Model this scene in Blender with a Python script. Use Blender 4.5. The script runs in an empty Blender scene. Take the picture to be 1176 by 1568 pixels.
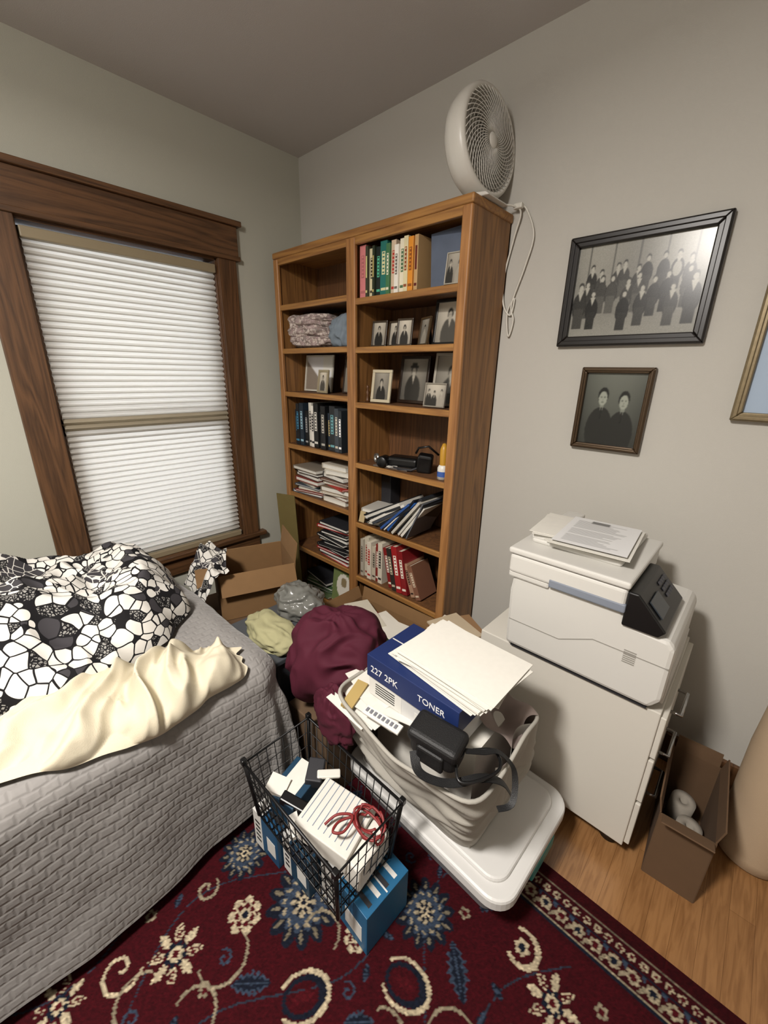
import bpy, bmesh, math, random
import numpy as np
from mathutils import Vector, Matrix, Euler, noise as mn
random.seed(7)
sc=bpy.context.scene
try: sc.view_settings.view_transform='Standard'
except Exception: pass
COL=bpy.context.collection
# ------------------------------------------------------------ helpers
def s2l(c):
    return c/12.92 if c<=0.04045 else ((c+0.055)/1.055)**2.4
def hx(h,a=1.0):
    h=h.lstrip('#'); return tuple(s2l(int(h[i:i+2],16)/255) for i in (0,2,4))+(a,)
MC={}
def mat(name,color='#888888',rough=0.6,metal=0.0,noise=0.0,nscale=30,bump=0.0,bscale=200,trans=0.0,alpha=1.0,spec=0.5,emis=0.0):
    if name in MC: return MC[name]
    m=bpy.data.materials.new(name); m.use_nodes=True; nt=m.node_tree; b=nt.nodes['Principled BSDF']
    c=hx(color) if isinstance(color,str) else color
    b.inputs['Base Color'].default_value=c; b.inputs['Roughness'].default_value=rough; b.inputs['Metallic'].default_value=metal
    b.inputs['Specular IOR Level'].default_value=spec
    if trans: b.inputs['Transmission Weight'].default_value=trans
    if alpha<1: b.inputs['Alpha'].default_value=alpha
    if noise or bump:
        tc=nt.nodes.new('ShaderNodeTexCoord')
    if noise:
        n=nt.nodes.new('ShaderNodeTexNoise'); n.inputs['Scale'].default_value=nscale; n.inputs['Detail'].default_value=4
        nt.links.new(tc.outputs['Object'],n.inputs['Vector'])
        mx=nt.nodes.new('ShaderNodeMix'); mx.data_type='RGBA'
        mx.inputs[6].default_value=tuple(x*(1-noise) for x in c[:3])+(1,); mx.inputs[7].default_value=tuple(min(1,x*(1+noise)) for x in c[:3])+(1,)
        nt.links.new(n.outputs['Fac'],mx.inputs[0]); nt.links.new(mx.outputs[2],b.inputs['Base Color'])
    if bump:
        n2=nt.nodes.new('ShaderNodeTexNoise'); n2.inputs['Scale'].default_value=bscale; n2.inputs['Detail'].default_value=3
        nt.links.new(tc.outputs['Object'],n2.inputs['Vector'])
        bp=nt.nodes.new('ShaderNodeBump'); bp.inputs['Strength'].default_value=bump; bp.inputs['Distance'].default_value=0.003
        nt.links.new(n2.outputs['Fac'],bp.inputs['Height']); nt.links.new(bp.outputs['Normal'],b.inputs['Normal'])
    MC[name]=m; return m
def wood(name,c1,c2,axis='Z',scale=1.0,rough=0.45,coord='Object'):
    if name in MC: return MC[name]
    m=bpy.data.materials.new(name); m.use_nodes=True; nt=m.node_tree; b=nt.nodes['Principled BSDF']
    tc=nt.nodes.new('ShaderNodeTexCoord'); mp=nt.nodes.new('ShaderNodeMapping')
    k={'X':(0.06,1,1),'Y':(1,0.06,1),'Z':(1,1,0.06)}[axis]
    mp.inputs['Scale'].default_value=tuple(v*scale for v in k)
    nt.links.new(tc.outputs[coord],mp.inputs['Vector'])
    n=nt.nodes.new('ShaderNodeTexNoise'); n.inputs['Scale'].default_value=9; n.inputs['Detail'].default_value=2; n.inputs['Distortion'].default_value=0.6
    nt.links.new(mp.outputs[0],n.inputs['Vector'])
    mul=nt.nodes.new('ShaderNodeMath'); mul.operation='MULTIPLY'; mul.inputs[1].default_value=9
    nt.links.new(n.outputs['Fac'],mul.inputs[0])
    fr=nt.nodes.new('ShaderNodeMath'); fr.operation='PINGPONG'; fr.inputs[1].default_value=0.5
    nt.links.new(mul.outputs[0],fr.inputs[0])
    n2=nt.nodes.new('ShaderNodeTexNoise'); n2.inputs['Scale'].default_value=130; n2.inputs['Detail'].default_value=3
    nt.links.new(mp.outputs[0],n2.inputs['Vector'])
    ad=nt.nodes.new('ShaderNodeMath'); ad.operation='MULTIPLY_ADD'; ad.inputs[1].default_value=0.9
    nt.links.new(fr.outputs[0],ad.inputs[0]); 
    m3=nt.nodes.new('ShaderNodeMath'); m3.operation='MULTIPLY'; m3.inputs[1].default_value=0.75
    nt.links.new(n2.outputs['Fac'],m3.inputs[0]); nt.links.new(m3.outputs[0],ad.inputs[2])
    cr=nt.nodes.new('ShaderNodeValToRGB'); cr.color_ramp.elements[0].position=0.25; cr.color_ramp.elements[1].position=0.8
    cr.color_ramp.elements[0].color=hx(c2); cr.color_ramp.elements[1].color=hx(c1)
    nt.links.new(ad.outputs[0],cr.inputs['Fac']); nt.links.new(cr.outputs['Color'],b.inputs['Base Color'])
    b.inputs['Roughness'].default_value=rough
    bp=nt.nodes.new('ShaderNodeBump'); bp.inputs['Strength'].default_value=0.12; bp.inputs['Distance'].default_value=0.002
    nt.links.new(n2.outputs['Fac'],bp.inputs['Height']); nt.links.new(bp.outputs['Normal'],b.inputs['Normal'])
    MC[name]=m; return m
def vcol(name='painted_print',rough=0.6,bump=0):
    if name in MC: return MC[name]
    m=bpy.data.materials.new(name); m.use_nodes=True; nt=m.node_tree; b=nt.nodes['Principled BSDF']
    a=nt.nodes.new('ShaderNodeVertexColor'); a.layer_name='Col'
    nt.links.new(a.outputs['Color'],b.inputs['Base Color']); b.inputs['Roughness'].default_value=rough
    if bump:
        tc=nt.nodes.new('ShaderNodeTexCoord'); n=nt.nodes.new('ShaderNodeTexNoise'); n.inputs['Scale'].default_value=450
        nt.links.new(tc.outputs['Object'],n.inputs['Vector'])
        bp=nt.nodes.new('ShaderNodeBump'); bp.inputs['Strength'].default_value=bump; bp.inputs['Distance'].default_value=0.004
        nt.links.new(n.outputs['Fac'],bp.inputs['Height']); nt.links.new(bp.outputs['Normal'],b.inputs['Normal'])
        b.inputs['Specular IOR Level'].default_value=0.1
    MC[name]=m; return m
def TRS(loc=(0,0,0),rot=(0,0,0)):
    return Matrix.Translation(Vector(loc))@Euler(rot,'XYZ').to_matrix().to_4x4()
class B:
    def __init__(s): s.bm=bmesh.new(); s.mats=[]
    def mi(s,m):
        if m not in s.mats: s.mats.append(m)
        return s.mats.index(m)
    def merge(s,p,m,M=None,smooth=False):
        i=s.mi(m)
        for f in p.faces: f.material_index=i; f.smooth=smooth
        if M is not None: bmesh.ops.transform(p,matrix=M,verts=p.verts)
        t=bpy.data.meshes.new('t'); p.to_mesh(t); p.free(); s.bm.from_mesh(t); bpy.data.meshes.remove(t)
    def box(s,c,size,m,rot=(0,0,0),bev=0.0,seg=2,M=None,taper=None):
        p=bmesh.new(); bmesh.ops.create_cube(p,size=1)
        bmesh.ops.scale(p,vec=size,verts=p.verts)
        if taper:
            for v in p.verts:
                if v.co.z>0: v.co.x*=taper[0]; v.co.y*=taper[1]
        if bev>0: bmesh.ops.bevel(p,geom=p.edges[:],offset=bev,segments=seg,profile=0.5,affect='EDGES')
        A=TRS(c,rot)
        s.merge(p,m,(M@A) if M is not None else A)
    def bx(s,x0,x1,y0,y1,z0,z1,m,bev=0.0,seg=2):
        s.box(((x0+x1)/2,(y0+y1)/2,(z0+z1)/2),(abs(x1-x0),abs(y1-y0),abs(z1-z0)),m,bev=bev,seg=seg)
    def tube(s,pts,r,m,seg=8,closed=False,M=None):
        pts=[Vector(p) for p in pts]; n=len(pts); p=bmesh.new(); rings=[]
        up=None
        for i,q in enumerate(pts):
            a=pts[(i-1)%n] if (closed or i>0) else q; b=pts[(i+1)%n] if (closed or i<n-1) else q
            t=(b-a).normalized()
            if up is None:
                up=Vector((0,0,1)) if abs(t.z)<0.9 else Vector((1,0,0))
            u=(up-t*up.dot(t)); 
            if u.length<1e-5: u=t.orthogonal()
            u.normalize(); up=u; w=t.cross(u)
            rr=r[i] if isinstance(r,(list,tuple)) else r
            rings.append([p.verts.new(q+(u*math.cos(2*math.pi*k/seg)+w*math.sin(2*math.pi*k/seg))*rr) for k in range(seg)])
        for i in range(n if closed else n-1):
            A=rings[i];Bq=rings[(i+1)%n]
            for k in range(seg): p.faces.new((A[k],A[(k+1)%seg],Bq[(k+1)%seg],Bq[k]))
        if not closed:
            p.faces.new(rings[0][::-1]); p.faces.new(rings[-1])
        s.merge(p,m,M,smooth=True)
    def lathe(s,prof,m,M=None,seg=32,smooth=True,cap=False):
        p=bmesh.new(); rings=[]
        for (r,z) in prof:
            if r<1e-6: rings.append([p.verts.new((0,0,z))])
            else: rings.append([p.verts.new((r*math.cos(2*math.pi*k/seg),r*math.sin(2*math.pi*k/seg),z)) for k in range(seg)])
        for A,Bq in zip(rings[:-1],rings[1:]):
            for k in range(seg):
                k2=(k+1)%seg
                if len(A)==1 and len(Bq)==1: continue
                if len(A)==1: p.faces.new((A[0],Bq[k2],Bq[k]))
                elif len(Bq)==1: p.faces.new((A[k],A[k2],Bq[0]))
                else: p.faces.new((A[k],A[k2],Bq[k2],Bq[k]))
        s.merge(p,m,M,smooth=smooth)
    def prism(s,poly,y0,y1,m,plane='XZ',bev=0,M=None,smooth=False):
        p=bmesh.new()
        def P(a,b,c): return {'XZ':(a,c,b),'XY':(a,b,c),'YZ':(c,a,b)}[plane]
        v0=[p.verts.new(P(a,b,y0)) for a,b in poly]; v1=[p.verts.new(P(a,b,y1)) for a,b in poly]
        n=len(poly); p.faces.new(v0); p.faces.new(v1[::-1])
        for i in range(n): p.faces.new((v0[i],v1[i],v1[(i+1)%n],v0[(i+1)%n]))
        bmesh.ops.recalc_face_normals(p,faces=p.faces)
        if bev: bmesh.ops.bevel(p,geom=p.edges[:],offset=bev,segments=2,profile=0.5,affect='EDGES')
        s.merge(p,m,M,smooth)
    def rrect(s,w,d,r,z0,z1,m,rv=.006,M=None,tap=0.0):
        def outline(ins):
            o=[]; rr=max(.002,r-ins)
            for cx,cy,a0 in ((w/2-r,d/2-r,0),(-w/2+r,d/2-r,90),(-w/2+r,-d/2+r,180),(w/2-r,-d/2+r,270)):
                for k in range(9):
                    a=math.radians(a0+k*90/8); o.append((cx+rr*math.cos(a),cy+rr*math.sin(a)))
            return o
        p=bmesh.new(); rings=[]
        for ins,z in ((tap+rv,z0),(tap,z0+rv*.6),(0,z1-rv),(rv*.3,z1-rv*.3),(rv,z1)):
            rings.append([p.verts.new((x,y,z)) for x,y in outline(ins)])
        n=len(rings[0])
        for A,Bq in zip(rings[:-1],rings[1:]):
            for k in range(n): p.faces.new((A[k],A[(k+1)%n],Bq[(k+1)%n],Bq[k]))
        p.faces.new(rings[0][::-1]); p.faces.new(rings[-1]); s.merge(p,m,M,False)
    def grid(s,fn,nu,nv,m,M=None,smooth=True,wrapu=False):
        p=bmesh.new(); V=[[p.verts.new(fn(i/(nu if wrapu else nu-1),j/(nv-1))) for j in range(nv)] for i in range(nu)]
        for i in range(nu if wrapu else nu-1):
            for j in range(nv-1):
                i2=(i+1)%nu; p.faces.new((V[i][j],V[i2][j],V[i2][j+1],V[i][j+1]))
        s.merge(p,m,M,smooth)
    def done(s,name,parent=None,loc=None):
        me=bpy.data.meshes.new(name); s.bm.to_mesh(me); s.bm.free()
        for m in s.mats: me.materials.append(m)
        o=bpy.data.objects.new(name,me); COL.objects.link(o)
        if parent: o.parent=parent
        return o
def empty(name):
    o=bpy.data.objects.new(name,None); COL.objects.link(o); return o
def meshobj(name,verts,faces,material,smooth=True,uv=None,col=None,parent=None):
    me=bpy.data.meshes.new(name); me.from_pydata(verts,[],faces); me.materials.append(material)
    if smooth: me.polygons.foreach_set('use_smooth',[True]*len(me.polygons))
    if uv is not None:
        l=me.uv_layers.new(name='UVMap'); li=np.zeros(len(me.loops),dtype=np.int32); me.loops.foreach_get('vertex_index',li)
        l.data.foreach_set('uv',np.asarray(uv,dtype=np.float32)[li].ravel())
    if col is not None:
        a=me.color_attributes.new('Col','FLOAT_COLOR','POINT'); a.data.foreach_set('color',np.asarray(col,dtype=np.float32).ravel())
    o=bpy.data.objects.new(name,me); COL.objects.link(o)
    if parent: o.parent=parent
    return o
def gridfaces(nu,nv):
    i,j=np.meshgrid(np.arange(nu-1),np.arange(nv-1),indexing='ij'); a=(i*nv+j).ravel()
    return np.stack([a,a+nv,a+nv+1,a+1],1).tolist()
def lin(a): a=np.clip(a,0,1); return np.where(a<=0.04045,a/12.92,((a+0.055)/1.055)**2.4)
def hxa(h): h=h.lstrip('#'); return np.array([int(h[i:i+2],16)/255 for i in (0,2,4)])
def blur(g,n=1):
    for _ in range(n):
        p=np.pad(g,((1,1),(1,1)),'edge'); g=(p[:-2,1:-1]+p[2:,1:-1]+p[1:-1,:-2]+p[1:-1,2:]+2*p[1:-1,1:-1])/6
    return g
def picture(name,o,ux,uy,img,parent=None,m=None):
    nv,nu=img.shape[:2]; o=np.array(o);ux=np.array(ux);uy=np.array(uy)
    U,V=np.meshgrid(np.linspace(0,1,nu),np.linspace(0,1,nv),indexing='ij')
    P=o+U[...,None]*ux+V[...,None]*uy
    c=np.concatenate([lin(img.transpose(1,0,2)),np.ones((nu,nv,1))],2)
    return meshobj(name,P.reshape(-1,3).tolist(),gridfaces(nu,nv),m or vcol(rough=0.35),smooth=False,col=c.reshape(-1,4),parent=parent)
def fbm(x,y,z,f,o=3):
    v=0;a=1
    for k in range(o):
        v+=a*mn.noise(Vector((x*f,y*f,z*f))); f*=2; a*=.5
    return v
# ------------------------------------------------------------ materials
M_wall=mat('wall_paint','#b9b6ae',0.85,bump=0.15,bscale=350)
M_walll=mat('wall_tone_window_side','#b4b3a6',0.85,bump=0.15,bscale=350)  # slightly greener tone than the other walls
M_ceil=mat('ceiling_paint','#bdb8b4',0.9,bump=0.2,bscale=300)
M_oak=wood('oak_bookcase','#8f6539','#664526','Z',1.0)
M_oakh=wood('oak_shelf_edge','#a2753f','#7c532d','X',1.0)
M_oakf=wood('oak_face_post','#a37343','#7d532e','Z',1.0)
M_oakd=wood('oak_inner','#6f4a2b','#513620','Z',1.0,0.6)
M_trim=wood('stained_trim_vertical','#63442a','#3e2918','Z',1.2)
M_trimh=wood('stained_trim_horizontal','#63442a','#3e2918','Y',1.2)
M_white=mat('white_plastic','#d8d5cc',0.35)
M_black=mat('black_plastic','#0d0d0e',0.35)
M_dark=mat('dark_grey','#26262a',0.6)
M_paper=mat('paper','#d6d3ca',0.8,noise=0.05,nscale=60)
M_card=mat('cardboard','#7e5f3c',0.85,noise=0.08,nscale=25)
M_cardd=mat('cardboard_dark','#5c452f',0.85,noise=0.1,nscale=25)
M_chrome=mat('chrome','#b0b0b0',0.2,metal=1)
# ------------------------------------------------------------ room
b=B(); b.bx(0,3.7,0,0.12,0,2.57,M_wall); b.done('wall_right')
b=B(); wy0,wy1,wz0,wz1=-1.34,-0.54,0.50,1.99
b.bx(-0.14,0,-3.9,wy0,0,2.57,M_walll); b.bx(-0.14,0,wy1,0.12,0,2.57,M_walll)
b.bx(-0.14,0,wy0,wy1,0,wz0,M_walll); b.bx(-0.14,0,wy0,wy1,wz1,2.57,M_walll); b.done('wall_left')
b=B(); b.bx(3.7,3.82,-3.9,0.12,0,2.57,M_wall); b.done('wall_far_side')
b=B(); b.bx(-0.14,3.82,-4.02,-3.9,0,2.57,M_wall); b.done('wall_back')
b=B(); b.bx(-0.14,3.82,-4.02,0.12,2.57,2.67,M_ceil); b.done('ceiling')
fm=bpy.data.materials.new('oak_floor'); fm.use_nodes=True; nt=fm.node_tree; bs=nt.nodes['Principled BSDF']
tc=nt.nodes.new('ShaderNodeTexCoord'); mp=nt.nodes.new('ShaderNodeMapping'); mp.inputs['Rotation'].default_value=(0,0,math.pi/2)
nt.links.new(tc.outputs['Object'],mp.inputs['Vector'])
br=nt.nodes.new('ShaderNodeTexBrick'); br.inputs['Scale'].default_value=1; br.inputs['Brick Width'].default_value=0.9; br.inputs['Row Height'].default_value=0.057
br.inputs['Mortar Size'].default_value=0.0004; br.inputs['Color1'].default_value=hx('#9a7148'); br.inputs['Color2'].default_value=hx('#8e663f'); br.inputs['Mortar'].default_value=hx('#5b3a1c')
nt.links.new(mp.outputs[0],br.inputs['Vector'])
mp2=nt.nodes.new('ShaderNodeMapping'); mp2.inputs['Scale'].default_value=(14,1.2,1); nt.links.new(tc.outputs['Object'],mp2.inputs['Vector'])
nn=nt.nodes.new('ShaderNodeTexNoise'); nn.inputs['Scale'].default_value=6; nn.inputs['Detail'].default_value=5; nn.inputs['Distortion'].default_value=1; nt.links.new(mp2.outputs[0],nn.inputs['Vector'])
mx=nt.nodes.new('ShaderNodeMix'); mx.data_type='RGBA'; mx.blend_type='MULTIPLY'; mx.inputs[0].default_value=0.6
crr=nt.nodes.new('ShaderNodeValToRGB'); crr.color_ramp.elements[0].position=.35; crr.color_ramp.elements[0].color=(.5,.42,.35,1); crr.color_ramp.elements[1].position=.6; crr.color_ramp.elements[1].color=(1,1,1,1)
nt.links.new(nn.outputs['Fac'],crr.inputs['Fac']); nt.links.new(br.outputs['Color'],mx.inputs[6]); nt.links.new(crr.outputs['Color'],mx.inputs[7]); nt.links.new(mx.outputs[2],bs.inputs['Base Color'])
bs.inputs['Roughness'].default_value=0.3
b=B(); b.bx(-0.14,3.82,-4.02,0.12,-0.1,0,fm); b.done('floor')
b=B(); b.bx(1.37,3.7,-0.016,0,0,0.13,M_trim,0.003); b.done('baseboard_right')
b=B(); b.bx(0,0.016,-3.9,-0.02,0,0.13,M_trimh,0.003); b.done('baseboard_left')
W=empty('window_1')
b=B()
b.bx(0,0.025,-1.46,-1.335,0.47,2.0,M_trim,0.003)
b.bx(0,0.025,-0.545,-0.445,0.47,2.0,M_trim,0.003)
b.bx(0,0.03,-1.475,-0.43,2.005,2.14,M_trimh,0.003)
b.bx(0,0.048,-1.50,-0.41,2.14,2.165,M_trimh,0.004)
b.bx(0,0.036,-1.482,-0.423,1.985,2.007,M_trimh,0.003)
b.bx(-0.1,0.045,-1.49,-0.40,0.445,0.472,M_trimh,0.005)
b.bx(0,0.022,-1.45,-0.44,0.35,0.445,M_trimh,0.003)
b.done('casing',W)
b=B()
b.bx(-0.13,0,-1.345,-1.33,0.47,2.0,M_trim); b.bx(-0.13,0,-0.55,-0.535,0.47,2.0,M_trim); b.bx(-0.13,0,-1.34,-0.54,1.975,2.0,M_trimh)
for z0,z1,xx in ((0.48,1.2,-0.055),(1.17,1.97,-0.085)):
    b.bx(xx-.015,xx+.015,-1.33,-1.275,z0,z1,M_trim); b.bx(xx-.015,xx+.015,-0.605,-0.55,z0,z1,M_trim)
    b.bx(xx-.015,xx+.015,-1.33,-0.55,z0,z0+.05,M_trimh); b.bx(xx-.015,xx+.015,-1.33,-0.55,z1-.05,z1,M_trimh)
b.done('sash',W)
gl=mat('window_glass','#ffffff',0.0,trans=1.0)
b=B(); b.bx(-0.087,-0.083,-1.29,-0.59,1.2,1.94,gl); b.bx(-0.057,-0.053,-1.29,-0.59,.52,1.16,gl); b.done('glass',W)
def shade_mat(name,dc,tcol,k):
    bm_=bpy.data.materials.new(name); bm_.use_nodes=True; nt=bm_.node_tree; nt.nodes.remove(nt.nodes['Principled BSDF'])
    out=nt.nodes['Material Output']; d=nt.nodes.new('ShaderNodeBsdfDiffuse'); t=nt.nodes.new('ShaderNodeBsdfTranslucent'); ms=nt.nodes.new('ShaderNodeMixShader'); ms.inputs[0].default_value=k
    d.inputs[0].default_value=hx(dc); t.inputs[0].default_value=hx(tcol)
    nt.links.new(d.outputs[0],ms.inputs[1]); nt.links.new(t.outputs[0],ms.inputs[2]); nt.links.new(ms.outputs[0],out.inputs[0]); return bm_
S1=shade_mat('pleated_shade_fabric','#cfcac0','#f6f3ee',.6); S2=shade_mat('pleated_shade_crease_shadow','#a9a398','#c4bcae',.4)  # second one: shading in the pleat creases put into a darker fabric colour
S3=shade_mat('pleated_shade_rail_shadow','#b0a590','#a0937a',.35); S4=shade_mat('pleated_shade_under_shadow','#c2bcb0','#e2ddd4',.55)  # sash rail's shadow painted as a band; shaded pleat undersides painted darker
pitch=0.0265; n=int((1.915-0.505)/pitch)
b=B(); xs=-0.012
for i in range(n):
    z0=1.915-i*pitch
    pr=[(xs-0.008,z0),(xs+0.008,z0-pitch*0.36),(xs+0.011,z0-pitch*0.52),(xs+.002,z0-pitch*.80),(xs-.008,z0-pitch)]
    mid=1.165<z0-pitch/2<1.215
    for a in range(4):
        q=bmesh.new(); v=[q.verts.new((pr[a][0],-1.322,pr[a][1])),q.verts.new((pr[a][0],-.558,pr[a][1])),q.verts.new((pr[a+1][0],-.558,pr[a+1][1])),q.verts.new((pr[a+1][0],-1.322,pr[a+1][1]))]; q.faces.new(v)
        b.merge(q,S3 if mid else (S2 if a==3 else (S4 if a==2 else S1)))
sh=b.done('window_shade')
b=B(); rail=mat('shade_rail','#8a7d64',0.5)
b.bx(-0.03,0.012,-1.325,-0.555,1.915,1.955,rail,0.004); b.bx(-0.022,0.008,-1.325,-0.555,0.473,0.503,rail,0.004)
b.done('rail',sh)
# ------------------------------------------------------------ bookcase
b=B()
X0,X1,YF=0.13,1.35,-0.285; ZT=2.035
SL=[1.785,1.565,1.335,1.035,0.735,0.38]; SR=[1.765,1.56,1.31,1.01,0.685,0.365]
b.bx(X0,X0+.022,YF+.01,-0.003,0,ZT-.02,M_oak,0.002); b.bx(X1-.022,X1,YF+.01,-0.003,0,ZT-.02,M_oak,0.002)
b.bx(.722,.745,YF+.01,-0.003,0,ZT-.02,M_oak)
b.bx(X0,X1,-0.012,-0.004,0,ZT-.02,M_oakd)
b.bx(X0-.006,X1+.006,YF-.006,-0.003,ZT-.03,ZT,M_oakh,0.006,3)
b.bx(X0+.02,X1-.02,YF,YF+.018,ZT-.06,ZT-.028,M_oakh,0.003)
b.bx(X0-.004,X0+.034,YF-.004,YF+.016,0,ZT-.03,M_oakf,0.006,3)
b.bx(X1-.040,X1+.002,YF-.004,YF+.016,0,ZT-.03,M_oakf,0.006,3)
b.bx(.704,.762,YF-.004,YF+.016,0,ZT-.03,M_oakf,0.006,3)
for S,xa,xb in ((SL,X0+.02,.722),(SR,.745,X1-.02)):
    for z in S+[0.09]:
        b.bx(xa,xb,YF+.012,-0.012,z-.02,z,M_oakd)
        b.bx(xa+.01,xb-.005,YF,YF+.018,z-.027,z,M_oakh,0.004,3)
b.bx(X0+.02,X1-.02,YF+.005,YF+.02,0,.065,M_oakh)
b.done('bookcase')
def book(b,M,t,h,d,cover,band=None,pages='#d9d0bb'):
    cm=mat('cover_'+cover,cover,0.45,noise=.06,nscale=20); pm=mat('pages_'+pages,pages,0.9)
    c=.0025
    b.box((t/2,.0015,h/2),(t,.004,h),cm,bev=.0012,M=M)
    b.box((c/2,d/2,h/2),(c,d,h),cm,M=M); b.box((t-c/2,d/2,h/2),(c,d,h),cm,M=M)
    b.box((t/2,d/2,h/2),(t-2*c,d-.008,h-.008),pm,M=M)
    if band:
        bmm=mat('band_'+band,band,0.5)
        b.box((t/2,-.0008,h*.60),(t*.5,.001,h*.42),bmm,M=M)
        b.box((t/2,-.0008,h*.12),(t*.7,.001,h*.05),bmm,M=M)
        if t>.018:
            for q in range(6): b.box((t/2,-.0014,h*(.43+.07*q)),(t*.28,.001,h*.025),cm,M=M)
def row(name,x0,z,specs,y=-0.24,lean=None):
    b=B(); x=x0
    for s in specs:
        t,h,c,band=s[:4]; a=s[4] if len(s)>4 else 0; dy=random.uniform(-.01,.012)
        if a:
            hh=h
            M=TRS((x+(0 if a>0 else hh*math.sin(-a)),y+dy,z+(t*math.sin(abs(a)) if a>0 else .0)),(0,a,0))
            x+=t/math.cos(a)+.001
        else:
            M=TRS((x,y+dy,z)); x+=t+.0008
        book(b,M,t,h,min(.17,h*.75),c,band)
    return b.done(name)
row('book_row',.765,SR[0]+.001,[(.038,.208,'#cf7f80','#b06a6a'),(.014,.2,'#3b3d2c','#c8c080'),(.028,.19,'#d3caa6','#4a4030'),(.013,.195,'#26301f','#b0a060'),(.028,.19,'#16211f','#4fb08d'),(.038,.205,'#1f6a62','#d4cf9f'),(.02,.19,'#3f7048','#ddd7c0'),(.026,.2,'#cdb79e','#b0362a'),(.022,.178,'#e4dfd4','#6b665d'),(.026,.197,'#e0d8c0','#4b6b4a'),(.022,.2,'#d5cba4','#8c4b2a'),(.026,.194,'#d68a2a','#8c4b12'),(.018,.198,'#b8976a','#5c1d16')],y=-.255)
b=B(); M=TRS((1.165,-.24,SR[0]+.0115),(0,0,.15)); 
sl=mat('slate_cover','#525c6e',0.5,noise=.3,nscale=12)
b.box((.04,.03,.1),(.14,.008,.195),sl,rot=(-.1,-.10,0),M=M); b.box((.045,.038,.098),(.135,.006,.19),M_paper,rot=(-.1,-.10,0),M=M); b.box((.05,.046,.1),(.14,.008,.19),M_dark,rot=(-.1,-.1,0),M=M); b.done('art_book')
row('book_row',.20,SL[3]+.001,[(.03,.2,'#22262d','#4a86a3'),(.03,.235,'#15181c','#3a7a9a'),(.036,.24,'#1a2733','#8fb2c0'),(.03,.2,'#101214','#999999'),(.028,.245,'#cfcbc0','#1a1a1a'),(.028,.23,'#ded9cf','#15151a'),(.04,.245,'#141414','#d0ccc2'),(.03,.2,'#23282c','#7b8a7b'),(.04,.235,'#0f1113','#b0aca0'),(.028,.2,'#2b3540','#d8c27a'),(.045,.24,'#1c1f22','#6aa0a6'),(.03,.23,'#394047','#c9c2b0'),(.026,.22,'#20262b','#ffffff')],y=-.255)
row('book_row',.77,SR[5]+.001,[(.022,.22,'#a9a294','#5a544a'),(.03,.235,'#c0b8a6','#8a3a30'),(.03,.22,'#cfc6b6','#a8322a'),(.026,.2,'#b5ab98','#403a33'),(.02,.22,'#7c2a24','#d9cfc0'),(.03,.235,'#c9c1b0','#2f2a26'),(.03,.22,'#7b1c1c','#d9cfc0',-.22),(.03,.23,'#2b2622','#bfb39a',-.22),(.038,.25,'#951f22','#e5ded0',-.2),(.034,.235,'#7d1a1e','#e0d8c8',-.2),(.026,.18,'#a28068','#3a2a22',-.35),(.03,.18,'#7a5340','#c9b8a0',-.4)],y=-.255)
def stack(name,cx,cy,z,n,w,d,cols,jit=.25,tmin=.01,tmax=.03,bb=None):
    b=bb or B()
    for i in range(n):
        t=random.uniform(tmin,tmax); c=random.choice(cols); ww=w*random.uniform(.75,1); dd=d*random.uniform(.8,1)
        M=TRS((cx+random.uniform(-.02,.02),cy+random.uniform(-.01,.01),z),(0,0,random.uniform(-jit,jit)))
        cm=mat('cover_'+c,c,.5,noise=.06,nscale=20)
        b.box((0,0,.0015),(ww,dd,.003),cm,M=M); b.box((0,0,t-.0015),(ww,dd,.003),cm,M=M); b.box((-ww/2+.0015,0,t/2),(.003,dd,t),cm,M=M)
        b.box((0.002,0,t/2),(ww-.006,dd-.008,t-.006),M_paper,M=M)
        z+=t+.0008
    if bb is None: return b.done(name)
    return z
stack('book_stack',.30,-.175,SL[4]+.001,9,.25,.18,['#3a2f2a','#8f8577','#7a2a22','#c7c0b0','#4a5560','#2a2523'],.2)
stack('book_stack',.56,-.175,SL[4]+.001,10,.24,.18,['#b03026','#d8d2c4','#6a4a3a','#2e2a28','#c9bfae','#7b6b58'],.3,.008,.03)
stack('folder_stack',.54,-.18,SL[5]+.001,13,.28,.18,['#9c2326','#1f1e20','#a52a2a','#c9c2b2','#2b2b2f','#1c1c1f'],.15,.008,.024)
stack('magazine_stack',.36,-.165,.092,6,.27,.18,['#3f5a3a','#2b2b2f','#c9c2b2','#5a6a48'],.2,.01,.02)
img=np.ones((30,30,3))*hxa('#6d7b4c'); yy,xx=np.mgrid[0:30,0:30]; img[((xx-15)**2+(yy-14)**2)<90]=hxa('#d8d2c4'); img[((xx-15)**2+(yy-17)**2)<14]=hxa('#8a7a5a')
e=empty('magazine'); b=B(); b.box((.60,-.235,.215),(.19,.008,.24),M_paper,rot=(-.12,0,0)); b.done('pages',e)
picture('cover',(.505,-.2545,.10),(.19,0,0),(0,.029,.238),img,e)
b=B(); zz=stack('',.87,-.16,SR[4]+.001,6,.19,.19,['#1a1b1e','#c9c6be','#8a8478','#23262b'],.3,.006,.02,bb=b); x=.80
fc=['#1a1b1e','#c9c6be','#23262b','#d4d1c8','#3a3f48','#dad6cc','#1d2026','#2d4f8c','#d8d5cc','#2a5aa0','#16181b','#b9b5aa','#2a2c30','#c4c1b8','#d0ccc2','#1a1b1e','#5a5d64']
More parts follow.
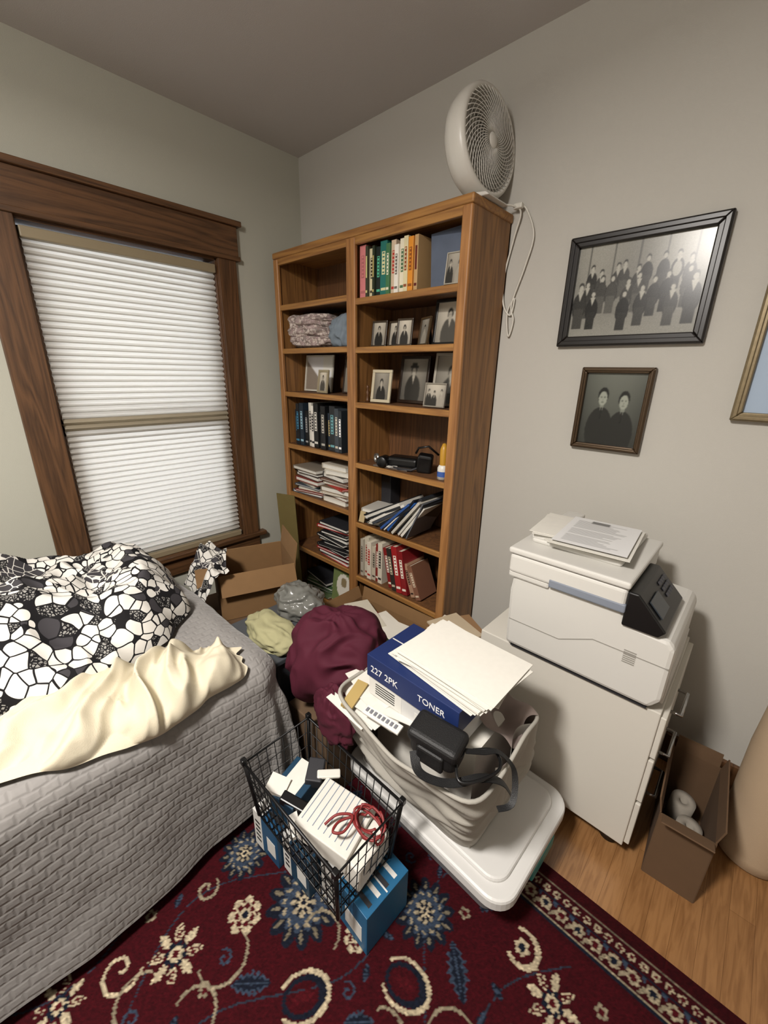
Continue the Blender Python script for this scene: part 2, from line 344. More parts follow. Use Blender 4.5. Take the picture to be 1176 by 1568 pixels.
for i,c in enumerate(fc):
    t=random.uniform(.006,.016); a=math.radians(66-i*2.4+random.uniform(-4,4)); L=.25 if i<13 else .21
    b.box((x+.02+math.sin(a)*L/2,-.175+random.uniform(-.02,.01),max(zz-.03-i*.006,SR[4]+.01)+.004+math.cos(a)*L/2),(t,.2,L),mat('cover_'+c,c,.45,noise=.05),rot=(0,a,random.uniform(-.06,.06)),bev=.001)
    x+=.0185
b.done('leaning_folders')
b=B(); b.bx(.77,.84,-.10,-.02,SR[4],SR[4]+.27,M_dark,.004); b.bx(.775,.835,-.102,-.099,SR[4]+.2,SR[4]+.24,M_black); b.done('file_box')
b=B(); b.box((.785,-.25,SR[4]+.035),(.03,.04,.06),mat('manila','#b8a47c',.8),rot=(0,.2,.4)); b.done('envelope_bundle')
def portrait(nu=48,nv=60,n=1,bg=.45,seed=0,sepia=(1,.96,.88),hat=False):
    r=random.Random(seed); yy,xx=np.mgrid[0:nv,0:nu]; U=xx/(nu-1); V=yy/(nv-1)
    g=bg+.15*V-.12*((U-.5)**2)*4
    for i in range(n):
        cx=(i+.5)/n+r.uniform(-.06,.06); hy=.66+r.uniform(-.06,.05); s=.8/max(1,n*.8)
        body=((U-cx)/(.33*s+.05))**2+((V-(hy-.50))/.42)**2<1; shade=r.choice([.12,.22,.16,.6,.3])
        g=np.where(body,shade,g)
        g=np.where((abs(U-cx)<(V-(hy-.32))*.35*s)&(V<hy-.06)&(V>hy-.3),.7,g)
        g=np.where(((U-cx)/(.135*s))**2+((V-hy-.035)/(.15*s**.5))**2<1,.15,g)
        g=np.where(((U-cx)/(.10*s))**2+((V-hy+.01)/(.125*s**.5))**2<1,.66,g)
        for sx in (-1,1): g=np.where(((U-cx-sx*.04*s)/(.02*s))**2+((V-hy-.01)/.012)**2<1,.4,g)
        if hat: g=np.where((abs(U-cx)<.2*s)&(abs(V-hy-.1)<.025),.1,g); g=np.where((abs(U-cx)<.11*s)&(V>hy+.1)&(V<hy+.2),.12,g)
    g=blur(g,2)
    return np.clip(g,0,1)[...,None]*np.array(sepia)
def photoframe(name,x,y,z,w,h,fcol='#1a1714',rot=0.0,n=1,seed=0,mw=.008,tilt=-.14,img=None,hat=False,bg=.45,mt=0):
    e=empty(name); e.matrix_world=TRS((x,y,z),(tilt,0,rot))
    fm_=mat('frame_'+fcol,fcol,.35,metal=mt); b=B()
    b.bx(-w/2,w/2,-.006,.004,0,mw,fm_,.0015); b.bx(-w/2,w/2,-.006,.004,h-mw,h,fm_,.0015)
    b.bx(-w/2,-w/2+mw,-.006,.004,mw,h-mw,fm_,.0015); b.bx(w/2-mw,w/2,-.006,.004,mw,h-mw,fm_,.0015)
    b.bx(-w/2+.002,w/2-.002,.001,.005,.002,h-.002,M_dark)
    b.box((0,.03,h*.36),(w*.3,.003,h*.75),M_dark,rot=(-tilt*2.2,0,0))
    o=b.done('moulding',e)
    if img is None: img=portrait(n=n,seed=seed,hat=hat,bg=bg)
    picture('photo',(-w/2+mw,-.0005,mw),(w-2*mw,0,0),(0,0,h-2*mw),img,e)
    return e
photoframe('framed_photo',1.275,-.265,SR[0]+.003,.075,.11,'#a8a294',.1,seed=21,n=2,bg=.5,mw=.004)
z=SR[1]+.003
photoframe('framed_photo',.83,-.20,z,.085,.115,'#3a2f22',.15,seed=1,bg=.6)
photoframe('framed_photo',.915,-.19,z,.075,.11,'#3a2f22',-.05,seed=2,bg=.65)
photoframe('framed_photo',.99,-.205,z,.08,.115,'#3a2f22',.2,seed=3,bg=.65)
photoframe('framed_photo',1.085,-.19,z,.09,.115,'#4a3a26',-.45,seed=4)
photoframe('framed_photo',1.195,-.17,z,.145,.18,'#141210',.05,seed=5,mw=.012,bg=.65)
photoframe('framed_photo',1.295,-.22,z,.05,.09,'#1a1714',.2,seed=6)
z=SR[2]+.003
photoframe('framed_photo',.87,-.225,z,.115,.15,'#c0b69c',.1,seed=7,mw=.014)
photoframe('framed_photo',.985,-.13,z,.175,.215,'#2b1f17',.0,seed=8,mw=.014,hat=True)
photoframe('framed_photo',1.20,-.14,z,.185,.225,'#a8a294',.0,seed=9,mw=.012,bg=.5)
photoframe('framed_photo',1.195,-.235,z,.11,.10,'#8a8478',.0,seed=12,n=3,mw=.006,bg=.6)
z=SL[2]+.003
yy,xx=np.mgrid[0:30,0:30]; im=np.ones((30,30,3))*.9; im[(xx+yy)<26]=hxa('#8b7f72'); im[(xx>18)&(yy>16)]=hxa('#e8e6dc')
photoframe('framed_photo',.30,-.15,z,.235,.20,'#c9c5b8',.05,img=im,mw=.010)
photoframe('framed_photo',.445,-.235,z,.095,.12,'#9a8f74',-.1,seed=14,mw=.012,bg=.7)
photoframe('framed_photo',.60,-.15,z,.19,.20,'#3a2f28',-.1,seed=15,mw=.008,bg=.6)
b=B(); fg=mat('brass_figure','#5a3b22',.4)
for (fx,fy,fz,s) in ((.78,-.22,SR[2],1),(.795,-.19,SR[2],1.25)):
    b.lathe([(0,0),(.012*s,0),(.010*s,.01*s),(.006*s,.03*s),(.011*s,.045*s),(.004*s,.058*s),(.008*s,.066*s),(.007*s,.076*s),(0,.082*s)],fg,TRS((fx,fy,fz+.001)),16)
b.done('figurine')
def blob(name,c,r,m,amp=.12,f=3,zmin=None,sub=5,rot=0,seed=0,pw=2.0,parent=None,ridge=0.0,vert=0.0):
    bm=bmesh.new(); bmesh.ops.create_icosphere(bm,subdivisions=sub,radius=1)
    cr,sr=math.cos(rot),math.sin(rot)
    for v in bm.verts:
        d=v.co.normalized(); 
        k=(abs(d.x)**pw+abs(d.y)**pw+abs(d.z)**pw)**(-1/pw)
        n=fbm(d.x+seed,d.y-seed,d.z,f,2)*amp
        if ridge:
            wx=mn.noise(Vector((d.x*1.5+seed,d.y*1.5,d.z*1.5)))*.6
            q1=mn.noise(Vector((d.x*f+wx+seed,d.y*f-wx,d.z*f*.6+wx*2)))
            q2=mn.noise(Vector((d.x*f*2.3+wx*2+seed,d.y*f*2.3-wx,d.z*f*1.5)))
            n+=ridge*(.35-math.sqrt(q1*q1+.003))+ridge*.35*(.3-math.sqrt(q2*q2+.002))
        if vert: n+=vert*math.sin(math.atan2(d.y,d.x)*11+3*mn.noise(Vector((d.x*2,d.y*2,seed))))*(max(0,-d.z+.35)+max(0,d.z-.75))
        q=d*k*(1+n)
        x,y,zz=q.x*r[0],q.y*r[1],q.z*r[2]
        v.co=Vector((c[0]+x*cr-y*sr,c[1]+x*sr+y*cr,c[2]+zz))
        if zmin is not None and v.co.z<zmin: v.co.z=zmin+.002*d.x
    me=bpy.data.meshes.new(name); bm.to_mesh(me); bm.free(); me.materials.append(m)
    me.polygons.foreach_set('use_smooth',[True]*len(me.polygons))
    o=bpy.data.objects.new(name,me); COL.objects.link(o)
    if parent: o.parent=parent
    return o
def vorocloth(name,c1,c2,c3,scale,edge=.08,fill=.25,reg=.58,rnd=.62):
    m=bpy.data.materials.new(name); m.use_nodes=True; nt=m.node_tree; bs=nt.nodes['Principled BSDF']; L=nt.links.new
    tc=nt.nodes.new('ShaderNodeTexCoord')
    wn=nt.nodes.new('ShaderNodeTexNoise'); wn.inputs['Scale'].default_value=scale*.5; wn.inputs['Detail'].default_value=0
    L(tc.outputs['Object'],wn.inputs['Vector'])
    av=nt.nodes.new('ShaderNodeVectorMath'); av.operation='MULTIPLY_ADD'; av.inputs[1].default_value=(.8/scale,)*3
    L(wn.outputs['Color'],av.inputs[0]); L(tc.outputs['Object'],av.inputs[2])
    def voro(feature,s):
        v=nt.nodes.new('ShaderNodeTexVoronoi'); v.feature=feature; v.inputs['Scale'].default_value=s; L(av.outputs[0],v.inputs['Vector']); return v
    def mth(op,a,bv):
        q=nt.nodes.new('ShaderNodeMath'); q.operation=op
        L(a,q.inputs[0])
        if isinstance(bv,(int,float)): q.inputs[1].default_value=bv
        else: L(bv,q.inputs[1])
        return q.outputs[0]
    def mixc(f,a,bq):
        q=nt.nodes.new('ShaderNodeMix'); q.data_type='RGBA'; L(f,q.inputs[0])
        for i,v in ((6,a),(7,bq)):
            if isinstance(v,str): q.inputs[i].default_value=hx(v)
            else: L(v,q.inputs[i])
        return q.outputs[2]
    ve=voro('DISTANCE_TO_EDGE',scale); vc=voro('F1',scale)
    petal=mth('MULTIPLY',mth('GREATER_THAN',ve.outputs['Distance'],edge),mth('LESS_THAN',vc.outputs['Distance'],rnd))
    sp=nt.nodes.new('ShaderNodeSeparateColor'); L(vc.outputs['Color'],sp.inputs[0])
    vs=voro('DISTANCE_TO_EDGE',scale*5); dots=mth('GREATER_THAN',vs.outputs['Distance'],.16)
    grey=mixc(dots,c2,'#8a8884')
    cell=mixc(mth('LESS_THAN',sp.outputs[0],fill*.5),c1,grey)
    cell=mixc(mth('GREATER_THAN',sp.outputs[0],1-fill*.5),cell,c3)
    col=mixc(petal,c2,cell)
    ln=nt.nodes.new('ShaderNodeTexNoise'); ln.inputs['Scale'].default_value=scale*.25; ln.inputs['Detail'].default_value=0; L(tc.outputs['Object'],ln.inputs['Vector'])
    v3=voro('DISTANCE_TO_EDGE',scale*1.2); scr=mixc(mth('GREATER_THAN',v3.outputs['Distance'],.035),c1,c3)
    col=mixc(mth('GREATER_THAN',ln.outputs['Fac'],reg),col,scr)
    L(col,bs.inputs['Base Color']); bs.inputs['Roughness'].default_value=.85; bs.inputs['Specular IOR Level'].default_value=.2
    return m
M_flor=vorocloth('floral_cotton','#d2cfc8','#161517','#3c3a3d',26,.045,.24,.64,.72)
M_lin=vorocloth('pink_print_linen','#c4b8b0','#8d7d78','#9d8a88',60,.04,.3,.62)
e=empty('folded_linen')
for k,(cx,cz,rx_,rz,sd) in enumerate(((.36,.035,.165,.032,1),(.34,.085,.155,.035,2),(.37,.135,.135,.032,3),(.26,.11,.06,.06,5))):
    blob('fold_%d'%k,(cx,-.175,SL[1]+cz),(rx_,.105,rz),M_lin,.16,1.6,SL[1]+.002,pw=3.0,seed=sd,ridge=.25,parent=e)
blob('blue_cloth',(.61,-.165,SL[1]+.07),(.085,.105,.08),mat('blue_grey_cloth','#717c86',.9,noise=.2,nscale=40),.14,1.6,SL[1]+.002,pw=2.8,seed=8,ridge=.3)
b=B()
b.box((1.0,-.18,SR[3]+.03),(.16,.09,.05),M_black,rot=(0,0,.3),bev=.015,seg=3); b.lathe([(0,0),(.028,0),(.028,.05),(.022,.055),(0,.055)],M_black,TRS((.92,-.23,SR[3]+.03),(math.pi/2,0,.3)),24)
b.lathe([(.024,0),(.024,.012),(.02,.012),(.018,0)],mat('lens_ring','#9a9a96',.3,metal=.8),TRS((.845,-.21,SR[3]+.028),(math.pi/2,0,-.4)),24)
b.tube([(.86,-.22,SR[3]+.006),(.9,-.245,SR[3]+.006),(.96,-.24,SR[3]+.008),(1.02,-.25,SR[3]+.006),(1.09,-.24,SR[3]+.01),(1.13,-.2,SR[3]+.03)],.006,M_dark)
b.box((1.14,-.2,SR[3]+.045),(.07,.05,.09),M_black,rot=(.2,.1,.5),bev=.012,seg=3)
b.tube([(1.1,-.22,SR[3]+.09),(1.13,-.24,SR[3]+.12),(1.17,-.22,SR[3]+.13),(1.2,-.18,SR[3]+.09)],.005,M_black)
b.box((.97,-.235,SR[3]+.004),(.20,.05,.006),mat('brochure','#5b534c',.5,noise=.3,nscale=30),rot=(0,0,.12)); b.box((.93,-.225,SR[3]+.010),(.12,.06,.004),M_paper,rot=(0,0,-.25))
b.done('film_camera')
b=B(); yel=mat('yellow_plastic','#b98a2a',.4); blu=mat('blue_label','#3a5aa0',.4)
b.lathe([(0,0),(.024,0),(.024,.05),(.018,.06),(.016,.062)],M_white,TRS((1.265,-.235,SR[3]+.001)),24); b.lathe([(.0245,.012),(.0245,.035)],blu,TRS((1.265,-.235,SR[3]+.001)),24)
b.lathe([(.016,.055),(.017,.13),(.007,.155),(0,.157)],yel,TRS((1.265,-.235,SR[3]+.001)),24); b.done('glue_bottle')
# ------------------------------------------------------------ fan
F_=empty('desk_fan')
fw=mat('fan_white','#cecbc3',.35)
FM=TRS((1.29,-.16,2.0365+.181))@Matrix.Scale(.875,4)
A=FM@Matrix.Rotation(math.radians(-4),4,'Z')@Matrix.Rotation(math.radians(86),4,'Y')
b=B()
b.lathe([(.05,-.095),(.10,-.09),(.15,-.075),(.178,-.05),(.189,-.02),(.192,.012),(.188,.03),(.180,.040),(.168,.042),(.164,.03),(.166,-.02),(.15,-.06)],fw,A,64)
gi=mat('grille_grey','#8d8a84',.4)
for k in range(9):
    r=.03+.0155*k
    b.tube([(r*math.cos(t),r*math.sin(t),.044-.12*r*r*3) for t in [2*math.pi*i/48 for i in range(48)]],.0013,fw,6,True,A)
for k in range(44):
    a0=2*math.pi*k/44; pts=[]
    for i in range(9):
        q=i/8; r=.028+q*.142; a=a0+q*1.05; pts.append((r*math.cos(a),r*math.sin(a),.050-.10*r*r*3))
    b.tube(pts,.0017,fw,5,False,A)
b.lathe([(0,.058),(.02,.056),(.03,.048),(.03,.03)],fw,A,32)
for k in range(3):
    a=2*math.pi*k/3
    def fn(u,v,a=a):
        r=.03+u*.12; w=(v-.5)*(.9+.3*u); return (r*math.cos(a+w),r*math.sin(a+w),-.01+(v-.5)*.04)
    b.grid(fn,8,8,gi,A)
b.lathe([(0,-.12),(.03,-.118),(.045,-.10),(.05,-.085)],fw,A,32)
b.done('head',F_)
b=B()
b.prism([(-.09,-.2065),(.10,-.2065),(.085,-.193),(.03,-.186),(-.04,-.186),(-.08,-.196)],-.085,.085,fw,'XZ',bev=.005,M=FM)
b.box((-.01,0,-.182),(.06,.07,.03),fw,bev=.008,M=FM)
for s in (-1,1): b.box((-.015,s*.05,-.17),(.04,.015,.05),fw,bev=.005,M=FM)
b.done('stand',F_)
b=B(); cw=mat('cord_white','#cfccc2',.5)
def sm(pts,n=8):
    P=[Vector(p) for p in pts]; o=[]
    for i in range(len(P)-1):
        p0=P[max(i-1,0)];p1=P[i];p2=P[i+1];p3=P[min(i+2,len(P)-1)]
        for k in range(n):
            t=k/n; o.append(0.5*((2*p1)+(-p0+p2)*t+(2*p0-5*p1+4*p2-p3)*t*t+(-p0+3*p1-3*p2+p3)*t*t*t))
    o.append(P[-1]); return o
b.tube(sm([(1.33,-.10,2.045),(1.37,-.05,2.05),(1.392,-.02,2.03),(1.37,-.012,1.95),(1.345,-.012,1.82),(1.355,-.012,1.72),(1.39,-.012,1.68),(1.40,-.012,1.74),(1.375,-.012,1.69),(1.39,-.012,1.60),(1.405,-.012,1.66),(1.39,-.012,1.72),(1.43,-.012,1.85),(1.45,-.012,1.95),(1.41,-.012,2.04),(1.385,-.03,2.055)]),.0036,cw,6)
b.box((1.385,-.03,2.05),(.035,.02,.018),cw,bev=.004); b.done('cord',F_)
# ------------------------------------------------------------ wall pictures
def wallframe(name,x0,x1,z0,z1,mw,fm_,img,gl_=.25):
    e=empty(name); b=B()
    def rail4(xa,xb,za,zb,w,y0,y1,m,bev):
        for poly in ([(xa,za),(xb,za),(xb-w,za+w),(xa+w,za+w)],[(xb,za),(xb,zb),(xb-w,zb-w),(xb-w,za+w)],[(xb,zb),(xa,zb),(xa+w,zb-w),(xb-w,zb-w)],[(xa,zb),(xa,za),(xa+w,za+w),(xa+w,zb-w)]):
            b.prism(poly,y0,y1,m,'XZ',bev=bev)
    rail4(x0,x1,z0,z1,mw,0,-.026,fm_,.004)
    rail4(x0+.004,x1-.004,z0+.004,z1-.004,mw*.45,-.024,-.031,fm_,.0025)
    b.bx(x0+.004,x1-.004,-.008,0.0,z0+.004,z1-.004,M_dark); b.done('moulding',e)
    w=mw
    picture('print',(x0+w,-.0095,z0+w),(x1-x0-2*w,0,0),(0,0,z1-z0-2*w),img,e,vcol('framed_print',gl_))
    return e
r=random.Random(3); nu,nv=260,190; yy,xx=np.mgrid[0:nv,0:nu]; U=xx/(nu-1)*1.35; V=yy/(nv-1)
g=.46+.10*V+.04*np.sin(U*7)
g=np.where(V<.24,.50+.25*(.24-V),g); g=np.where((abs((U%.27)-.135)<.008)&(V>.6),.35,g)
def person(g,cx,hy,s):
    tone=r.uniform(.10,.26)
    g=np.where((((U-cx)/(.064*s))**2+((V-(hy-.16*s))/(.12*s))**2<1),tone*.7,g)
    g=np.where((((U-cx)/(.058*s))**2+((V-(hy-.16*s))/(.115*s))**2<1),tone,g)
    g=np.where((abs(U-cx)<.045*s)&(V<hy-.18*s)&(V>hy-.36*s),tone*1.3,g)
    if r.random()<.7: g=np.where((abs(U-cx)<(V-(hy-.12*s))*.3)&(V<hy-.03*s)&(V>hy-.12*s),.66,g)
    if r.random()<.22: g=np.where(((U-cx)/(.045*s))**2+((V-(hy-.15*s))/(.08*s))**2<1,.6,g)
    g=np.where(((U-cx)/(.025*s))**2+((V-hy-.01*s)/(.034*s))**2<1,.22,g)
    g=np.where(((U-cx)/(.020*s))**2+((V-hy+.004*s)/(.028*s))**2<1,.66,g)
    return g
for i in range(9): g=person(g,.20+i*.12+r.uniform(-.03,.03),.76+r.uniform(-.06,.05),.95)
for i in range(8): g=person(g,.16+i*.145+r.uniform(-.03,.03),.60+r.uniform(-.04,.04),1.05)
for i in (1,3,4,6): g=person(g,.1+i*.16+r.uniform(-.03,.03),.47+r.uniform(-.03,.03),1.1)
for cx in (.08,1.26): g=person(g,cx,.56,1.3)
g=blur(g,2)
g+=np.random.RandomState(1).normal(0,.02,g.shape)
wallframe('group_portrait_frame',1.60,2.055,1.555,1.91,.034,mat('black_frame','#15110f',.35),g[...,None]*np.array([1,.99,.93])*1.0)
nu,nv=110,130; yy,xx=np.mgrid[0:nv,0:nu]; U=xx/(nu-1); V=yy/(nv-1); g=.27+.16*V-.3*(U-.5)**2
for cx,hy,s in ((.33,.66,1.0),(.69,.62,1.0)):
    g=np.where(((U-cx)/.23)**2+((V-(hy-.46))/.33)**2<1,.14,g)
    g=np.where((abs(U-cx)<(V-(hy-.26))*.22)&(V<hy-.1)&(V>hy-.26),.62,g); g=np.where((abs(U-cx)<.012)&(V<hy-.14)&(V>hy-.3),.12,g)
    g=np.where(((U-cx)/.09)**2+((V-hy-.03)/.115)**2<1,.1,g); g=np.where((abs(U-cx)<.035)&(V<hy)&(V>hy-.14),.5,g)
    g=np.where(((U-cx)/.074)**2+((V-hy+.008)/.10)**2<1,.6,g)
    for q in (-1,1):
        g=np.where(((U-cx-q*.030)/.014)**2+((V-hy-.010)/.008)**2<1,.28,g)
    g=np.where(((U-cx)/.008)**2+((V-hy+.028)/.018)**2<1,.5,g); g=np.where(((U-cx)/.026)**2+((V-hy+.06)/.006)**2<1,.36,g)
g=blur(g,2)
wallframe('double_portrait_frame',1.71,1.947,1.19,1.483,.02,mat('bronze_frame','#4a3a28',.35,metal=.5,noise=.2,nscale=90),g[...,None]*np.array([.97,1,.92]),gl_=.2)
yy,xx=np.mgrid[0:40,0:30]; im=np.ones((40,30,3))*hxa('#9fb0c4'); im[(xx>5)&(xx<26)&(yy>5)&(yy<35)]=hxa('#c4cdd6'); im[(xx>9)&(xx<20)&(yy>9)&(yy<24)]=hxa('#8a97a6')
wallframe('gilt_frame',2.17,2.62,1.33,1.90,.026,mat('gilt','#7d6f54',.4,metal=.5,noise=.25,nscale=80),im,gl_=.05)
# ------------------------------------------------------------ file cabinet
b=B(); cm=mat('cabinet_laminate','#c9c5bb',.45)
b.bx(1.685,2.235,-.54,-.06,.07,.59,cm,.003)
for z0,z1 in ((.08,.25),(.26,.42),(.43,.575)):
    b.bx(2.233,2.25,-.532,-.068,z0,z1,cm,.003)
    zc=z1-.05
    b.tube([(2.25,-.42,zc),(2.275,-.42,zc),(2.275,-.30,zc),(2.25,-.30,zc)],.005,M_chrome,8)
for x in (1.73,2.19):
    for y in (-.49,-.11):
        b.lathe([(0,-.01),(.024,-.01),(.026,0),(.024,.01),(0,.01)],M_black,TRS((x,y,.027),(math.pi/2,0,0)),20); b.box((x,y,.055),(.03,.022,.03),M_black,bev=.003)
b.done('file_cabinet')
# ------------------------------------------------------------ printer
P=empty('laser_printer'); pw=mat('printer_white','#c8c6c0',.4); pg=mat('printer_grey_blue','#79808c',.4)
b=B()
b.prism([(1.785,.606),(2.205,.606),(2.228,.64),(2.228,.80),(2.212,.822),(2.11,.83),(2.10,.865),(1.785,.865),(1.778,.80)],-.565,-.19,pw,'XZ',bev=.012)
b.bx(1.80,2.20,-.55,-.2,.592,.608,M_dark)
b.bx(1.772,2.10,-.58,-.185,.868,.93,pw,.01,3)
b.bx(1.90,2.103,-.582,-.50,.862,.888,pg,.004)
b.bx(1.772,1.90,-.574,-.19,.85,.872,pw,.006)
b.bx(1.768,2.105,-.585,-.185,.932,.952,pw,.007,3)
b.bx(1.80,2.06,-.50,-.19,.95,.972,pw,.01,3)
b.bx(1.80,1.86,-.50,-.19,.965,.985,pw,.006,3)
seam=mat('seam_grey','#8f8c85',.5)
b.prism([(1.79,.70),(1.95,.70),(2.04,.745),(2.224,.745),(2.224,.7425),(2.041,.7425),(1.951,.6975),(1.79,.6975)],-.566,-.56,seam,'XZ')
for k in range(7): b.bx(2.12,2.15,-.5665,-.56,.715+k*.006,.7175+k*.006,seam)
b.bx(2.22,2.231,-.54,-.21,.62,.70,pw,.004)
b.done('body',P)
b=B()
b.prism([(2.10,.825),(2.185,.825),(2.20,.845),(2.125,.925),(2.10,.925)],-.575,-.33,M_black,'XZ',bev=.004)
nrm=math.atan2(.08,.075); 
for i in range(3):
    for j in range(4):
        b.box((2.163-.012*i+.006, -.42+.02*j,.885+.0128*i-.003),(.010,.013,.003),mat('key_grey','#3c3c40',.5),rot=(0,nrm,0))
b.box((2.166,-.51,.886),(.05,.085,.003),mat('lcd','#2c3238',.15),rot=(0,nrm,0)); b.done('control_panel',P)
b=B()
for i in range(5):
    b.box((1.945+.004*i,-.36-.008*i,.9745+.0022*i),(.215,.28,.0012),M_paper,rot=(0,0,-.04+.03*i))
b.box((1.84,-.40,.988),(.11,.22,.0012),M_paper,rot=(0,0,.18)); b.box((1.835,-.39,.9895),(.11,.22,.0012),M_paper,rot=(0,0,.1))
b.done('paper_sheets',P)
nv,nu=60,46; im=np.ones((nv,nu,3))*.86; yy,xx=np.mgrid[0:nv,0:nu]; rr=np.random.RandomState(4)
for j in range(6,54,2):
    if j in (20,34): continue
    w=rr.randint(25,40); im[j,5:w]=.64
im[50:56,14:26]=.4
pp=picture('printed_page',(0,0,0),(.2,0,0),(0,.27,0),im,P); pp.matrix_world=TRS((1.87,-.53,.9905),(0,0,.08))
# ------------------------------------------------------------ bed
Bd=empty('bed')
b=B(); b.bx(.06,1.27,-3.2,-1.16,.12,.30,M_dark,.01); b.bx(.05,1.25,-3.2,-1.19,.30,.585,mat('mattress','#b8b4aa',.9),.04,4)
for x in (.1,1.2):
    for y in (-3.1,-1.25): b.bx(x-.02,x+.02,y-.02,y+.02,.0095,.12,M_black)
b.done('mattress',Bd)
SX,TY,RR,ZT_=1.235,-1.20,.085,.60
ARC=RR*math.pi/2
def Q(s,t,h=0.0,full=True):
    a=max(0,s-SX); bb=max(0,t-TY); e=max(a,bb); hyp=math.hypot(a,bb)
    dx,dy=(a/hyp,bb/hyp) if hyp>1e-9 else (1,0)
    x=min(s,SX); y=min(t,TY)
    if e<=ARC:
        th=e/RR; o=RR*math.sin(th); z=ZT_-RR*(1-math.cos(th)); nx,nz=math.sin(th),math.cos(th)
    else:
        dd=e-ARC; o=RR+.0*dd; z=ZT_-RR-dd; nx,nz=1,0
        cor=min(a,bb)/(e+1e-6)
        o+=dd*(.02+.10*min(1,cor*1.6))
        ang=math.atan2(bb,a)
        o+=.02*min(1,dd*4)*(math.sin(t*11+1)*.5+math.sin(s*9+t*5)*.4)*(1-cor)+.03*min(1,dd*5)*math.sin(ang*9)*cor
    w=.010*mn.noise(Vector((s*5,t*5,1)))+.004*mn.noise(Vector((s*13,t*13,4)))
    o+=nx*(h+w); z+=nz*(h+w)
    return (x+dx*o,y+dy*o,z)
def qfn(S,T): return [Q(s,t) for s in S for t in T]
S=np.linspace(.05,SX+ARC+.455,190); T=np.linspace(-3.15,TY+ARC+.44,300)
qm=bpy.data.materials.new('quilted_grey_cotton'); qm.use_nodes=True; nt=qm.node_tree; bs=nt.nodes['Principled BSDF']; L=nt.links.new
tc=nt.nodes.new('ShaderNodeTexCoord'); mp=nt.nodes.new('ShaderNodeMapping'); mp.inputs['Rotation'].default_value=(0,0,math.pi/2); L(tc.outputs['UV'],mp.inputs['Vector'])
wn=nt.nodes.new('ShaderNodeTexNoise'); wn.inputs['Scale'].default_value=9; L(tc.outputs['UV'],wn.inputs['Vector'])
av=nt.nodes.new('ShaderNodeVectorMath'); av.operation='MULTIPLY_ADD'; av.inputs[1].default_value=(.02,.02,0); L(wn.outputs['Color'],av.inputs[0]); L(mp.outputs[0],av.inputs[2])
br=nt.nodes.new('ShaderNodeTexBrick'); br.inputs['Scale'].default_value=1; br.inputs['Brick Width'].default_value=.033; br.inputs['Row Height'].default_value=.025; br.inputs['Mortar Size'].default_value=.006; br.inputs['Mortar Smooth'].default_value=1
br.offset=.5; L(av.outputs[0],br.inputs['Vector'])
iv=nt.nodes.new('ShaderNodeMath'); iv.operation='SUBTRACT'; iv.inputs[0].default_value=1; L(br.outputs['Fac'],iv.inputs[1])
nz=nt.nodes.new('ShaderNodeTexNoise'); nz.inputs['Scale'].default_value=35; L(tc.outputs['UV'],nz.inputs['Vector'])
ad=nt.nodes.new('ShaderNodeMath'); ad.operation='MULTIPLY_ADD'; ad.inputs[1].default_value=1.8; L(nz.outputs['Fac'],ad.inputs[0]); L(iv.outputs[0],ad.inputs[2])
bp=nt.nodes.new('ShaderNodeBump'); bp.inputs['Strength'].default_value=.45; bp.inputs['Distance'].default_value=.003; L(ad.outputs[0],bp.inputs['Height']); L(bp.outputs['Normal'],bs.inputs['Normal'])
mx=nt.nodes.new('ShaderNodeMix'); mx.data_type='RGBA'; mx.inputs[6].default_value=hx('#817e7b'); mx.inputs[7].default_value=hx('#7e7b78'); L(br.outputs['Fac'],mx.inputs[0]); L(mx.outputs[2],bs.inputs['Base Color'])
bs.inputs['Roughness'].default_value=.75; bs.inputs['Sheen Weight'].default_value=.2
uv=[(s,t) for s in S for t in T]
meshobj('quilt',qfn(S,T),gridfaces(len(S),len(T)),qm,uv=uv,parent=Bd)
